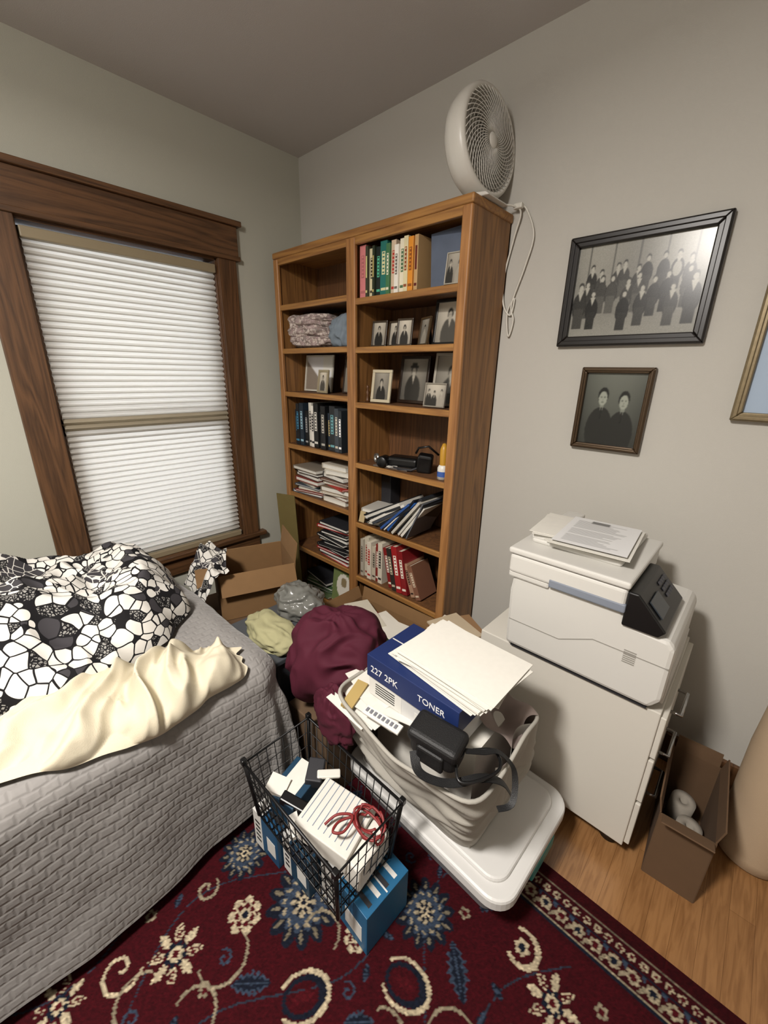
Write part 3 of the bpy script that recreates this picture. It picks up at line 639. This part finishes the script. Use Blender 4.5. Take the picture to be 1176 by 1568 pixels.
def dome(name,cs,ct,hs,ht,H,pw,m,amp,f,n=150,seed=0,edge=.01,foldax=None,exp=.5,rot=0,fold=.065,wobk=1):
    S=np.linspace(-1,1,n); V=[]; cr,sr=math.cos(rot),math.sin(rot)
    for u in S:
        for v in S:
            r=max(abs(u),abs(v)); ang=math.atan2(v,u)
            k=(abs(math.cos(ang))**pw+abs(math.sin(ang))**pw)**(-1/pw)
            q=r; wob=1+wobk*(.10*mn.noise(Vector((math.cos(ang)*1.6+seed,math.sin(ang)*1.6,seed)))+.05*mn.noise(Vector((math.cos(ang)*5+seed,math.sin(ang)*5,2))))
            s0=hs*k*q*math.cos(ang)*wob; t0=ht*k*q*math.sin(ang)*wob
            s=cs+s0*cr-t0*sr; t=ct+s0*sr+t0*cr
            prof=max(0,1-q**2.6)**exp
            h=H*prof*(1+amp*fbm(s+seed,t,seed,f,2))
            if foldax is not None:
                ww=.10*mn.noise(Vector((s*4,t*4,seed)))+.03*mn.noise(Vector((s*11,t*11,seed)))
                w_=s*math.cos(foldax)+t*math.sin(foldax); w2=-s*math.sin(foldax)+t*math.cos(foldax)
                a1=mn.noise(Vector(((w_+ww)*9+seed,w2*2.6,1))); a2=mn.noise(Vector(((w_+ww)*21+seed,(w2+ww)*6,3))); a3=mn.noise(Vector((s*26+ww*20,t*22,7)))
                rid=math.sqrt(a1*a1+.0015); rid2=math.sqrt(a2*a2+.0015)
                endk=.75+.6*max(0,min(1,(t-(-1.62))/.3)); h+=(fold*(.28-rid)+fold*.45*(.28-rid2)+fold*.10*a3)*min(1,prof*1.4)*endk
            else:
                wx=.10*mn.noise(Vector((s*3,t*3,seed)))
                a1=mn.noise(Vector(((s+wx)*f*2+seed,(t-wx)*f*2,seed+4)));  a2=mn.noise(Vector(((s-wx)*f*4+seed,(t+wx)*f*4,seed+9)))
                h+=(fold*(.5-math.sqrt(a1*a1+.002))+fold*.4*(.4-math.sqrt(a2*a2+.002)))*min(1,prof*1.6)
            V.append(Q(s,t,max(.008,h)+edge))
    return meshobj(name,V,gridfaces(n,n),m)
dome('floral_comforter',.655,-1.81,.46,.60,.205,3.2,M_flor,.5,3.0,n=220,seed=2.3,fold=.085)
M_crm=mat('cream_knit','#c6bda6',.85,bump=.25,bscale=500)
dome('cream_blanket',1.165,-1.62,.125,.385,.045,3.0,M_crm,.6,4,n=210,seed=5.1,foldax=.75,rot=-.15,fold=.11,exp=.42,wobk=1.8)
# ------------------------------------------------------------ rug
rx0,rx1,ry0,ry1=.9,3.1,-2.7,-.71; st=.0042
nu=int((rx1-rx0)/st)+1; nv=int((ry1-ry0)/st)+1
X,Y=np.meshgrid(np.linspace(rx0,rx1,nu),np.linspace(ry0,ry1,nv),indexing='ij')
rs=np.random.RandomState(5)
RED=hxa('#35090f'); NAVY=hxa('#131722'); CR=hxa('#a4977e'); BLU=hxa('#2e3847'); MAR=hxa('#24060a'); DR=hxa('#400d13')
img=np.ones((nu,nv,3))*RED
def win(cx,cy,r):
    i0=max(0,int((cx-r-rx0)/st)); i1=min(nu,int((cx+r-rx0)/st)+2); j0=max(0,int((cy-r-ry0)/st)); j1=min(nv,int((cy+r-ry0)/st)+2)
    return slice(i0,i1),slice(j0,j1)
def flower(cx,cy,R,n,cols,rot=0,petal=.25):
    w=win(cx,cy,R*1.3); x=X[w]-cx; y=Y[w]-cy
    if x.size==0: return
    r=np.hypot(x,y); a=np.arctan2(y,x)+rot; sub=img[w]
    for k,c in enumerate(cols):
        rr=R*(1-k/len(cols)); e=rr*(1-petal+petal*np.abs(np.cos(a*n/2+(k%2)*math.pi/2)))
        sub[r<e]=c
def ring(cx,cy,R,wd,c,a0=-4,a1=4,asp=1,rot=0):
    w=win(cx,cy,R*1.5); x=X[w]-cx; y=Y[w]-cy
    if x.size==0: return
    xr=x*math.cos(rot)+y*math.sin(rot); yr=(-x*math.sin(rot)+y*math.cos(rot))/asp
    r=np.hypot(xr,yr); a=np.arctan2(yr,xr); img[w][(abs(r-R)<wd*(.6+.6*np.cos(a/2)**2))&(a>a0)&(a<a1)]=c
def leaf(cx,cy,L_,Wd,rot,c,c2=None):
    w=win(cx,cy,L_*1.1); x=X[w]-cx; y=Y[w]-cy
    if x.size==0: return
    xr=x*math.cos(rot)+y*math.sin(rot); yr=-x*math.sin(rot)+y*math.cos(rot)
    e=Wd*np.clip(1-(xr/L_)**2,0,1)*(1+.25*np.cos(xr/L_*22)); m_=abs(yr)<e; img[w][m_]=c
    if c2 is not None:
        e2=e*.6; img[w][abs(yr)<e2]=c2; img[w][(abs(yr)<e*.12)]=c
def scroll(cx,cy,R,rot,c,wd=.004,turns=1.3):
    w=win(cx,cy,R*1.2); x=X[w]-cx; y=Y[w]-cy
    if x.size==0: return
    r=np.hypot(x,y)/R; a=(np.arctan2(y,x)+rot)%(2*math.pi)
    for k in range(2):
        th=a+2*math.pi*k; rad=th/(2*math.pi*turns); img[w][(abs(r-rad)*R<wd)&(r<1)&(th<2*math.pi*turns)]=c
def bigflower(cx,cy,R,kind=0):
    if kind==0:
        flower(cx,cy,R,13,[NAVY,BLU,NAVY],.2,.28)
        for k in range(13):
            a=(k+.5)*2*math.pi/13; leaf(cx+R*.74*math.cos(a),cy+R*.74*math.sin(a),R*.15,R*.045,a,CR*.6); leaf(cx+R*.52*math.cos(a+.24),cy+R*.52*math.sin(a+.24),R*.10,R*.04,a+1.2,CR*.8)
        flower(cx,cy,R*.34,8,[CR*.85,NAVY,CR,NAVY],0,.45)
    elif kind==1:
        for k in range(8):
            a=k*2*math.pi/8+.2; leaf(cx+R*.62*math.cos(a),cy+R*.62*math.sin(a),R*.34,R*.14,a,CR,DR if k%2 else None)
        flower(cx,cy,R*.4,8,[NAVY,CR,DR],0,.3)
    elif kind==2:
        flower(cx,cy,R,7,[CR,CR*.9],.4,.22); flower(cx,cy,R*.62,7,[DR,CR,NAVY],.4,.3)
        for k in range(7): a=k*2*math.pi/7; flower(cx+R*.72*math.cos(a),cy+R*.72*math.sin(a),R*.1,4,[DR],0,.2)
def vine(f,c,wd=.002):
    for t in np.linspace(0,1,600):
        x,y=f(t); w=win(x,y,wd*1.5); 
        if X[w].size: img[w][np.hypot(X[w]-x,Y[w]-y)<wd]=c
for k in range(9):
    x0=1.0+k*.24; vine(lambda t:(x0+.10*math.sin(t*14+k),ry0+.1+t*1.7),BLU*.8)
pts=[]
hand=[(1.61,-1.29,.105),(1.46,-1.585,.085),(1.515,-1.42,.05),(1.875,-1.068,.08),(1.373,-1.342,.08),(1.928,-1.216,.07),(1.763,-1.403,.07),(2.209,-.995,.08),(2.01,-1.106,.06),(2.11,-.949,.05),(1.775,-1.24,.04),(1.39,-1.693,.06),(1.65,-1.479,.05),(1.354,-1.813,.07)]
for q in hand: pts.append(q)
for it in range(6000):
    x=rs.uniform(rx0+.05,rx1-.05); y=rs.uniform(ry0+.05,ry1-.2); r_=rs.choice([.08,.055,.035,.02,.02])
    if all(math.hypot(x-a,y-c)>(r_+d)*1.06 for a,c,d in pts):
        pts.append((x,y,r_)); k=rs.choice([0,0,1])
        if r_>.05: bigflower(x,y,r_,k)
        elif r_>.03:
            q=rs.randint(0,4)
            if q==0: leaf(x,y,r_,r_*.4,rs.uniform(0,3),CR*.8,NAVY)
            elif q==1: scroll(x,y,r_,rs.uniform(0,6),CR*.8)
            else: leaf(x,y,r_,r_*.5,rs.uniform(0,3),BLU,NAVY)
        else: 
            q=rs.rand()
            if q<.25: flower(x,y,r_*.8,5,[CR*.75,DR],rs.uniform(0,3),.4)
            elif q<.6: leaf(x,y,r_,r_*.4,rs.uniform(0,3),NAVY,BLU)
            else: scroll(x,y,r_,rs.uniform(0,6),BLU,.003)
bigflower(1.61,-1.29,.105,0); bigflower(1.46,-1.585,.07,1); bigflower(1.515,-1.42,.045,2); bigflower(1.875,-1.068,.085,0); bigflower(1.373,-1.342,.075,0)
for cx,cy,ro in ((1.928,-1.216,.3),(1.763,-1.403,1.0)):
    ring(cx,cy,.060,.006,CR,-2.6,2.6,asp=.75,rot=ro); ring(cx,cy,.047,.008,NAVY,asp=.7,rot=ro); leaf(cx,cy,.028,.010,ro,DR)
bigflower(2.209,-.995,.065,1); leaf(2.01,-1.106,.06,.022,2.4,BLU,NAVY); ring(2.11,-.949,.04,.006,CR,-2.2,2.2); flower(2.11,-.949,.02,6,[CR,NAVY])
bigflower(1.775,-1.24,.033,2); scroll(1.39,-1.693,.055,1,CR); leaf(1.65,-1.479,.05,.02,.8,BLU,NAVY); bigflower(1.354,-1.813,.06,1)
for (a,c,d,e_) in ((1.55,-1.5,.06,0),(1.70,-1.30,.05,2),(1.95,-1.32,.05,1),(2.07,-1.22,.06,3),(1.48,-1.68,.05,4),(1.6,-1.6,.05,2)): ring(a,c,d,.003,CR*.75,-1.9,1.6,rot=e_)
bd=ry1-Y
img[bd<.15]=RED*.9
img[(bd<.135)&(bd>.13)]=NAVY; img[(bd<.128)&(bd>.125)]=CR*.8
for k,xc in enumerate(np.arange(rx0,rx1,.045)):
    yc=ry1-.098; flower(xc,yc,.018,6,[CR*.85,NAVY if k%2 else DR],k,.3)
    leaf(xc+.022,yc-.012,.014,.005,1,CR*.75); leaf(xc+.022,yc+.016,.012,.005,2,BLU)
for k,xc in enumerate(np.arange(rx0,rx1,.028)):
    flower(xc,ry1-.058,.011,5,[CR*.9,DR],k,.35); 
img[(bd<.076)&(bd>.072)]=NAVY; img[(bd<.040)&(bd>.037)]=CR*.6
img[bd<.030]=hxa('#2c070b')
img*= (1+rs.normal(0,.10,(nu,nv,1)))
Zr=np.full((nu,nv),.009)
Vv=np.stack([X,Y,Zr],2).reshape(-1,3)
c=np.concatenate([lin(img),np.ones((nu,nv,1))],2).reshape(-1,4)
rug=empty('oriental_rug')
meshobj('pile',Vv.tolist(),gridfaces(nu,nv),vcol('wool_pile',.95,.35),smooth=True,col=c,parent=rug)
b=B(); b.bx(rx0,rx1,ry0,ry1,.0,.0085,mat('rug_edge','#2d080b',.95),.003); b.done('backing',rug)
# ------------------------------------------------------------ storage bin (low)
b=B(); tb=mat('translucent_bin','#77787a',.35,noise=.1,nscale=8); M_lid=mat('bin_lid','#cecdca',.35)
BR=TRS((1.765,-.79,0),(0,0,-.03))
b.rrect(.54,.35,.05,.010,.155,tb,.01,BR,tap=.02)
b.rrect(.625,.425,.065,.140,.178,M_lid,.008,BR); b.rrect(.555,.355,.05,.170,.192,M_lid,.007,BR)
b.box((.305,.02,.125),(.02,.14,.045),mat('teal_latch','#2a7f7c',.4),bev=.005,M=BR); b.done('storage_bin')
# ------------------------------------------------------------ fabric tote
T_=empty('fabric_tote'); can=mat('canvas','#9f9b92',.9,bump=.2,bscale=600); lining=mat('tote_lining','#93857f',.9)
def ringpt(u,v,inset=0):
    a=u*2*math.pi; pw=7
    k=(abs(math.cos(a))**pw+abs(math.sin(a))**pw)**(-1/pw)
    hx_,hy_=(.215+.03*v-inset),(.155+.038*v-inset)
    x=1.725+.025*v+k*math.cos(a)*hx_; y=-.812-.09*v+k*math.sin(a)*hy_; z=.195+v*.350
    m_=math.sin(math.pi*max(.06,min(.96,v)))
    wv=.25*mn.noise(Vector((x*5,y*5,z*5)))
    fold=.35-math.sqrt(mn.noise(Vector((x*6+z*9+wv,y*6+wv,z*13)))**2+.002)
    n=fbm(x,y,z*1.5,5,2)*.022*m_+fold*.055*m_
    z+= (.02*math.sin(a*2+1)+.010*math.sin(a*5))*v
    return (x+math.cos(a)*n,y+math.sin(a)*n,z)
b=B(); b.grid(lambda u,v:ringpt(u,v),240,70,can,wrapu=True); b.grid(lambda u,v:ringpt(u,v,.006),200,30,lining,wrapu=True)
b.tube([Vector(ringpt(i/120,1.0,.003)) for i in range(120)],.0055,can,8,True)
b.bx(1.53,1.93,-.95,-.68,.196,.204,can)
b.grid(lambda u,v:(1.83+.15*u+.01*math.sin(v*7),-.82+.09*(v-.5)*2*.8, .585-.035*u+.018*math.sin(v*6+u*3)+.012*math.sin(u*9)),24,24,lining)
b.grid(lambda u,v:(1.982+.012*math.sin(v*9),-.98+.24*v,.57-.15*u-.012*math.sin(v*8)),16,24,can)
b.done('bag',T_)
b=B()
b.bx(1.58,1.92,-.96,-.72,.21,.545,M_paper)
for i in range(10):
    b.box((1.57+.02*(i%6),-1.01+.012*i,.53+.003*i),(.15,.17,.002),M_paper,rot=(.12*math.sin(i),.1*math.cos(i*2),.3*math.sin(i*3)))
b.box((1.56,-1.04,.552),(.035,.10,.010),mat('tan_label','#a89058',.7),rot=(.1,.1,.3)); b.done('paper_contents',T_)
b=B()
b.box((1.69,-1.06,.566),(.12,.028,.008),M_paper,rot=(.2,0,.1),bev=.002)
for i in range(8): b.box((1.64+.0135*i,-1.066+.0014*i,.571),(.008,.012,.004),mat('ink_grey','#6f7076',.4),rot=(.2,0,.1),bev=.001)
b.done('pill_strip')
def textmesh(s,size,m,M,parent,name='lettering'):
    cu=bpy.data.curves.new(name,'FONT'); cu.body=s; cu.size=size; cu.extrude=.0003
    o=bpy.data.objects.new('tmp',cu); COL.objects.link(o); dg=bpy.context.evaluated_depsgraph_get(); me=bpy.data.meshes.new_from_object(o.evaluated_get(dg)); bpy.data.objects.remove(o)
    me.materials.clear(); me.materials.append(m); o2=bpy.data.objects.new(name,me); COL.objects.link(o2); o2.parent=parent; o2.matrix_world=M; return o2
def carton(name,x,y,z,w,d,h,rot,blue='#1d2f6e',txt=None,split=.0,white='#d0cfca'):
    e=empty(name); T0=TRS((x,y,z),(0,0,rot)); bl=mat('carton_'+blue,blue,.45); wh=mat('carton_'+white,white,.5); b=B()
    def bx(x0,x1,y0,y1,z0,z1,m,bev=0): b.box(((x0+x1)/2,(y0+y1)/2,(z0+z1)/2),(x1-x0,y1-y0,z1-z0),m,bev=bev,M=T0)
    bx(-w/2,w/2,-d/2,d/2,0,h,bl,.0015)
    if split:
        bx(-w/2-.0006,-w/2+w*split,-d/2-.0006,d/2+.0006,.001,h+.0006,wh)
        bx(-w/2+w*.55,-w/2+w*.9,-d/2-.0006,-d/2+.001,h*.2,h*.6,wh)
        for k in range(5): bx(-w/2+w*.08,-w/2+w*split*.8,-d/2-.0012,-d/2,h*(.2+.13*k),h*(.25+.13*k),M_black)
        for k in range(4): bx(-w/2+w*(split+.08),-w/2+w*.93,-d/2+d*(.12+.2*k),-d/2+d*(.2+.2*k),h,h+.0007,wh if k%2 else M_dark)
    bx(-w/2+.005,w/2-.005,-.002,.002,h,h+.0005,wh)
    b.done('box',e)
    if txt:
        for (s,sz,px,pz) in txt:
            textmesh(s,sz,mat('ink_white','#e5e5e5',.5),T0@TRS((px,-d/2-.0008,pz),(math.pi/2,0,0)),e)
    return e
carton('toner_carton',1.735,-.90,.555,.30,.205,.062,.02,'#c4c4c2',None,.4)
carton('toner_carton',1.735,-.905,.6185,.31,.21,.072,0,'#1a2a58',[('227 2PK',.03,-.14,.022),('TONER',.026,.03,.03)])
b=B()
for i in range(18):
    rz=-.08+.03*random.uniform(-1,1)+.004*i+(.16 if i in (9,) else 0)-(.12 if i==14 else 0)
    b.box((1.785+.0015*i+random.uniform(-.008,.008),-.875+random.uniform(-.010,.010),.694+.0021*i),(.29,.205,.0014),M_paper,rot=(random.uniform(-.01,.01),.01,rz))
b.done('paper_stack')
C_=empty('camera_case'); b=B(); nyl=mat('black_nylon','#0b0b0c',.55,bump=.3,bscale=500)
M=TRS((1.865,-1.055,.618),(0.1,.05,.15))
b.box((0,0,0),(.125,.075,.085),nyl,bev=.024,seg=5,M=M); b.box((0,-.002,.026),(.131,.081,.034),nyl,bev=.014,seg=4,M=M)
b.tube([(.0655*math.cos(t)*(1),.041*math.sin(t),.010) for t in [2*math.pi*i/32 for i in range(32)]],.0022,M_dark,6,True,M)
b.box((0,-.038,-.012),(.07,.014,.05),nyl,bev=.006,M=M)
b.done('case',C_)
b=B()
def ribbon(b,pts,w,m,th=.0015,up=(0,0,1)):
    P_=sm(pts,8); n=len(P_)
    def fn(u,v):
        i=min(n-1,int(round(u*(n-1)))); a=P_[max(0,i-1)];c=P_[min(n-1,i+1)]; t=(c-a).normalized(); sd=t.cross(Vector(up)).normalized(); return tuple(P_[i]+sd*(v-.5)*w)
    b.grid(fn,n,3,m); b.grid(lambda u,v:tuple(Vector(fn(u,v))+Vector((0,0,th))),n,3,m)
ribbon(b,[(1.83,-1.10,.60),(1.86,-1.12,.58),(1.90,-1.11,.575),(1.94,-1.09,.585),(1.98,-1.04,.59),(2.01,-1.0,.565),(2.03,-.98,.52)],.022,nyl)
ribbon(b,[(1.93,-1.04,.63),(1.96,-1.01,.625),(1.985,-.98,.62),(2.02,-.965,.58),(2.04,-1.0,.53),(2.02,-1.03,.52)],.014,nyl)
b.tube(sm([(1.92,-1.06,.61),(1.95,-1.09,.60),(1.98,-1.06,.60),(2.0,-1.0,.60),(1.97,-.97,.605),(1.93,-1.0,.60)]),.004,M_black,6)
b.done('strap',C_)
carton('ink_carton',1.425,-1.20,.010,.12,.19,.15,.05,'#1d4a6c',None,.35)
carton('ink_carton',1.555,-1.19,.010,.12,.17,.15,.02,'#16384f',None,.3)
carton('ink_carton',1.73,-1.165,.010,.19,.155,.15,-.04,'#1d5a80',None,.4)
b=B(); wm=mat('black_wire','#101011',.4,metal=.3)
x0,x1,y0,y1,zb,zt=1.385,1.79,-1.315,-1.085,.166,.375
def ins(z): k=(zt-z)/(zt-zb)*.02; return x0+k,x1-k,y0+k,y1-k
for z,r_ in ((zt,.0045),(zt-.05,.0018),(zt-.10,.0018),(zt-.15,.0018),(zb,.003)):
    a,c_,d_,e_=ins(z); b.tube([(a,d_,z),(c_,d_,z),(c_,e_,z),(a,e_,z)],r_,wm,6,True)
a,c_,d_,e_=ins(zb)
for k in range(14):
    q=(k+.5)/14; xb=a+(c_-a)*q; xt=x0+(x1-x0)*q; b.tube([(xt,y0,zt),(xb,d_,zb),(xb,e_,zb),(xt,y1,zt)],.0016,wm,5)
for k in range(8):
    q=(k+.5)/8; yb=d_+(e_-d_)*q; yt=y0+(y1-y0)*q; b.tube([(x0,yt,zt),(a,yb,zb),(c_,yb,zb),(x1,yt,zt)],.0016,wm,5)
for (xx_,yy_,xb,yb) in ((x0,y0,a,d_),(x1,y0,c_,d_),(x1,y1,c_,e_),(x0,y1,a,e_)):
    b.tube([(xx_,yy_,zt+.012),(xb,yb,zb)],.006,wm,8); b.box((xx_,yy_,zt+.006),(.016,.016,.02),M_black,bev=.003)
b.done('wire_basket')
b=B()
b.box((1.64,-1.19,.262),(.17,.15,.06),M_paper,rot=(0,.10,.25),bev=.003)
for k in range(9): b.box((1.57+.0175*k,-1.2+.0045*k,.3-.0018*k),(.0018,.13,.0012),mat('rule_blue','#7d8a9c',.6),rot=(0,.10,.25))
b.box((1.47,-1.20,.23),(.10,.13,.10),mat('carton_#16384f','#16384f',.4),rot=(.1,.0,.2),bev=.003); b.box((1.47,-1.20,.28),(.06,.12,.006),M_paper,rot=(.1,.0,.2))
b.box((1.45,-1.25,.285),(.06,.05,.02),M_paper,rot=(.2,.2,.5)); b.box((1.50,-1.15,.29),(.05,.07,.04),M_dark,rot=(.2,.1,.7),bev=.004)
b.box((1.54,-1.13,.30),(.07,.025,.012),M_white,rot=(.2,.1,.9),bev=.004)
b.box((1.52,-1.24,.265),(.09,.03,.03),M_black,rot=(.1,.2,.4),bev=.004); b.box((1.56,-1.27,.25),(.06,.03,.015),M_paper,rot=(.3,.1,-.4))
b.box((1.745,-1.17,.225),(.055,.13,.08),M_paper,rot=(0,0,.1),bev=.006)
b.done('office_supplies')
b=B(); rc=mat('red_cord','#7c2626',.5)
pts=[]
for i in range(120):
    t=i/120*2*math.pi*4; pts.append((1.725+.045*math.cos(t)+.008*math.sin(t*.37)+.02*math.sin(i*.03),-1.155+.028*math.sin(t)+.01*math.cos(t*.53),.305+.0022*(i%7)+.012*math.sin(t*.5)+.008))
b.tube(pts,.0035,rc,6); b.tube(sm([(1.70,-1.17,.325),(1.68,-1.21,.325),(1.69,-1.24,.33),(1.71,-1.22,.33),(1.70,-1.18,.335),(1.66,-1.2,.32),(1.65,-1.235,.31)]),.0035,rc,6); b.done('red_cable')
ms=mat('maroon_nylon','#471525',.8,noise=.1,nscale=20,spec=.25)
blob('stuff_sack',(1.345,-.915,.505),(.165,.14,.150),ms,.08,1.2,.325,sub=6,pw=2.4,seed=4,ridge=.34,rot=.5,vert=.10)
blob('maroon_jacket',(1.49,-1.065,.44),(.08,.035,.10),ms,.2,1.6,.325,pw=2,seed=6,ridge=.4)
def openbox(name,cx,cy,z,w,d,h,rot,m,flaps=(1,1,1,1),fl=.12,th=.004,fa=(.5,.5,.5,.5)):
    b=B(); M=TRS((cx,cy,z),(0,0,rot))
    b.box((0,0,th/2),(w,d,th),m,M=M)
    b.box((-w/2,0,h/2),(th,d,h),m,M=M); b.box((w/2,0,h/2),(th,d,h),m,M=M); b.box((0,-d/2,h/2),(w,th,h),m,M=M); b.box((0,d/2,h/2),(w,th,h),m,M=M)
    for i,(dx,dy) in enumerate(((-1,0),(1,0),(0,-1),(0,1))):
        if not flaps[i]: continue
        a=fa[i]; ox,oy=dx*w/2,dy*d/2; c=(ox+dx*math.sin(a)*fl/2,oy+dy*math.sin(a)*fl/2,h+math.cos(a)*fl/2)
        if dx: b.box(c,(th,d-.01,fl),m,rot=(0,dx*a,0),M=M)
        else: b.box(c,(w-.01,th,fl),m,rot=(-dy*a,0,0),M=M)
    return b.done(name)
b=B(); b.box((.52,-.78,.155),(.42,.46,.31),M_cardd,rot=(0,0,-.15),bev=.004); b.box((.52,-.78,.3108),(.05,.455,.001),M_card,rot=(0,0,-.15)); b.done('moving_box')
openbox('cardboard_box',.50,-.76,.313,.30,.36,.235,-.35,M_card,fl=.10,fa=(2.2,2.7,2.0,.15))
V=[];n=60
for i in range(n):
    for j in range(n):
        u=i/(n-1);v=j/(n-1); x=.48+.32*(u-.5)+.05*(v-.5)+.02*math.sin(v*5); y=-.985+.17*(v-.5)-.05*(u-.5)+.03*math.sin(u*5)
        zz=.605-.20*max(0,1-v*1.7)**1.1+.02*math.sin(u*9+v*3)+.02*mn.noise(Vector((u*6,v*6,0)))
        V.append((x,y,zz))
meshobj('floral_pillowcase',V,gridfaces(n,n),M_flor)
b=B(); b.bx(.84,1.16,-1.06,-.72,0.01,.44,mat('grey_tub','#3b3d42',.5),.015,3); b.bx(.83,1.17,-1.07,-.71,.43,.455,mat('tub_lid','#45484c',.4),.006,3); b.done('storage_tub')
blob('yellow_cloth',(1.04,-.99,.485),(.13,.07,.05),mat('pale_yellow_cloth','#9d9974',.9,bump=.2,bscale=300),.15,1.6,.457,seed=9,ridge=.3,pw=2.4)
blob('plastic_bag',(.95,-.80,.50),(.11,.09,.07),mat('clear_plastic','#6a6a65',.25,noise=.35,nscale=14),.2,1.8,.457,seed=12,ridge=.4)
b=B(); b.bx(1.23,1.44,-1.06,-.74,0.01,.32,mat('brown_carton','#5a4632',.8,noise=.1,nscale=20),.004); b.bx(1.23,1.44,-.91,-.89,.3205,.321,M_card); b.done('shipping_box')
openbox('paper_box',1.12,-.48,0.0,.50,.30,.30,.03,M_card,fl=.06,fa=(.4,.4,.3,.2))
b=B()
cl=['#d8d4c8','#c9c3b2','#3b6a3a','#8f2a28','#dcd8cc','#c2a86a','#2b3540','#d9d5ca']
for i in range(27):
    c=random.choice(cl+['#dcd8cc']*5); b.box((1.12+random.uniform(-.1,.1),-.48+random.uniform(-.03,.03),.06+.0105*i),(random.uniform(.18,.24),random.uniform(.12,.16),.008),mat('cover_'+c,c,.6,noise=.06,nscale=20),rot=(random.uniform(-.05,.05),random.uniform(-.05,.05),random.uniform(-.4,.4)))
b.done('paper_pile')
b=B(); gr=mat('green_bag','#2f5a30',.5,noise=.4,nscale=14)
b.bx(1.42,1.66,-.55,-.32,0,.36,mat('brown_carton2','#4c3a2a',.8),.005)
for i in range(12):
    c=random.choice(['#6a2a26','#8a6a4a','#d0c8b8','#3a2a24','#b5a58c']); b.box((1.54+random.uniform(-.03,.03),-.44+random.uniform(-.03,.03),.366+.009*i),(.18,.15,.007),mat('cover_'+c,c,.6,noise=.06,nscale=20),rot=(0,0,random.uniform(-.6,.6)))
b.done('photo_album_stack')
blob('green_shopping_bag',(1.30,-.69,.38),(.09,.04,.10),gr,.15,1.6,.322,seed=15,ridge=.25)
b=B(); b.box((.215,-.34,.372),(.13,.004,.74),mat('olive_board','#66592f',.8,noise=.08),rot=(.06,0,.35)); b.done('cardboard_sheet')
openbox('small_box',2.355,-.36,0,.13,.30,.25,.05,M_cardd,fl=.05,fa=(.2,.2,1.2,.1))
b=B()
for i,(x,y) in enumerate(((2.34,-.44),(2.37,-.36),(2.34,-.28))): b.lathe([(.012,.02),(.034,.02),(.034,.10+.02*i),(.012,.10+.02*i),(.012,.02)],mat('roll_paper','#8c857a',.9),TRS((x,y,0),(.08*i,.05,0)),28)
b.done('paper_rolls')
b=B(); bo=mat('bolster_linen','#b09a7f',.9,bump=.2,bscale=400)
b.lathe([(0,0),(.07,.0),(.088,.012),(.092,.05),(.090,.2),(.094,.4),(.090,.54),(.082,.585),(.05,.60),(0,.603)],bo,TRS((2.535,-.215,0),(0,.02,0)),40)
b.lathe([(0,.603),(.02,.603),(.018,.615),(0,.618)],M_dark,TRS((2.535,-.215,0),(0,.02,0)),20); b.done('bolster_pillow')
# ------------------------------------------------------------ lights
def area(name,loc,rot,size,energy,color,shape='DISK',sy=None):
    l=bpy.data.lights.new(name,'AREA'); l.shape=shape; l.size=size; l.energy=energy; l.color=color
    if sy: l.size_y=sy
    o=bpy.data.objects.new(name,l); o.location=loc; o.rotation_euler=rot; COL.objects.link(o); return o
area('ceiling_light',(1.75,-2.25,2.42),(0,0,0),.30,82,(1,.945,.885))
pl=bpy.data.lights.new('ceiling_light_glow','POINT'); pl.energy=33; pl.color=(1,.95,.90); pl.shadow_soft_size=.14
po=bpy.data.objects.new('ceiling_light_glow',pl); po.location=(1.75,-2.3,2.25); COL.objects.link(po)
area('window_daylight',(-.45,-.94,1.30),(0,-math.pi/2,0),1.7,21,(.95,.98,1),'RECTANGLE',1.1)
w=bpy.data.worlds.new('world'); sc.world=w; w.use_nodes=True; w.node_tree.nodes['Background'].inputs[0].default_value=(.75,.85,1,1); w.node_tree.nodes['Background'].inputs[1].default_value=1.0
cam=bpy.data.cameras.new('camera'); co=bpy.data.objects.new('camera',cam); COL.objects.link(co); sc.camera=co
cam.sensor_fit='HORIZONTAL'; cam.sensor_width=36; cam.lens=36*626.3/1176; cam.clip_start=.02
R=Matrix.Rotation(.7451,3,'Z')@Matrix.Rotation(1.2421,3,'X')@Matrix.Rotation(.0201,3,'Z')
co.matrix_world=Matrix.Translation((2.269,-1.698,1.45))@R.to_4x4()
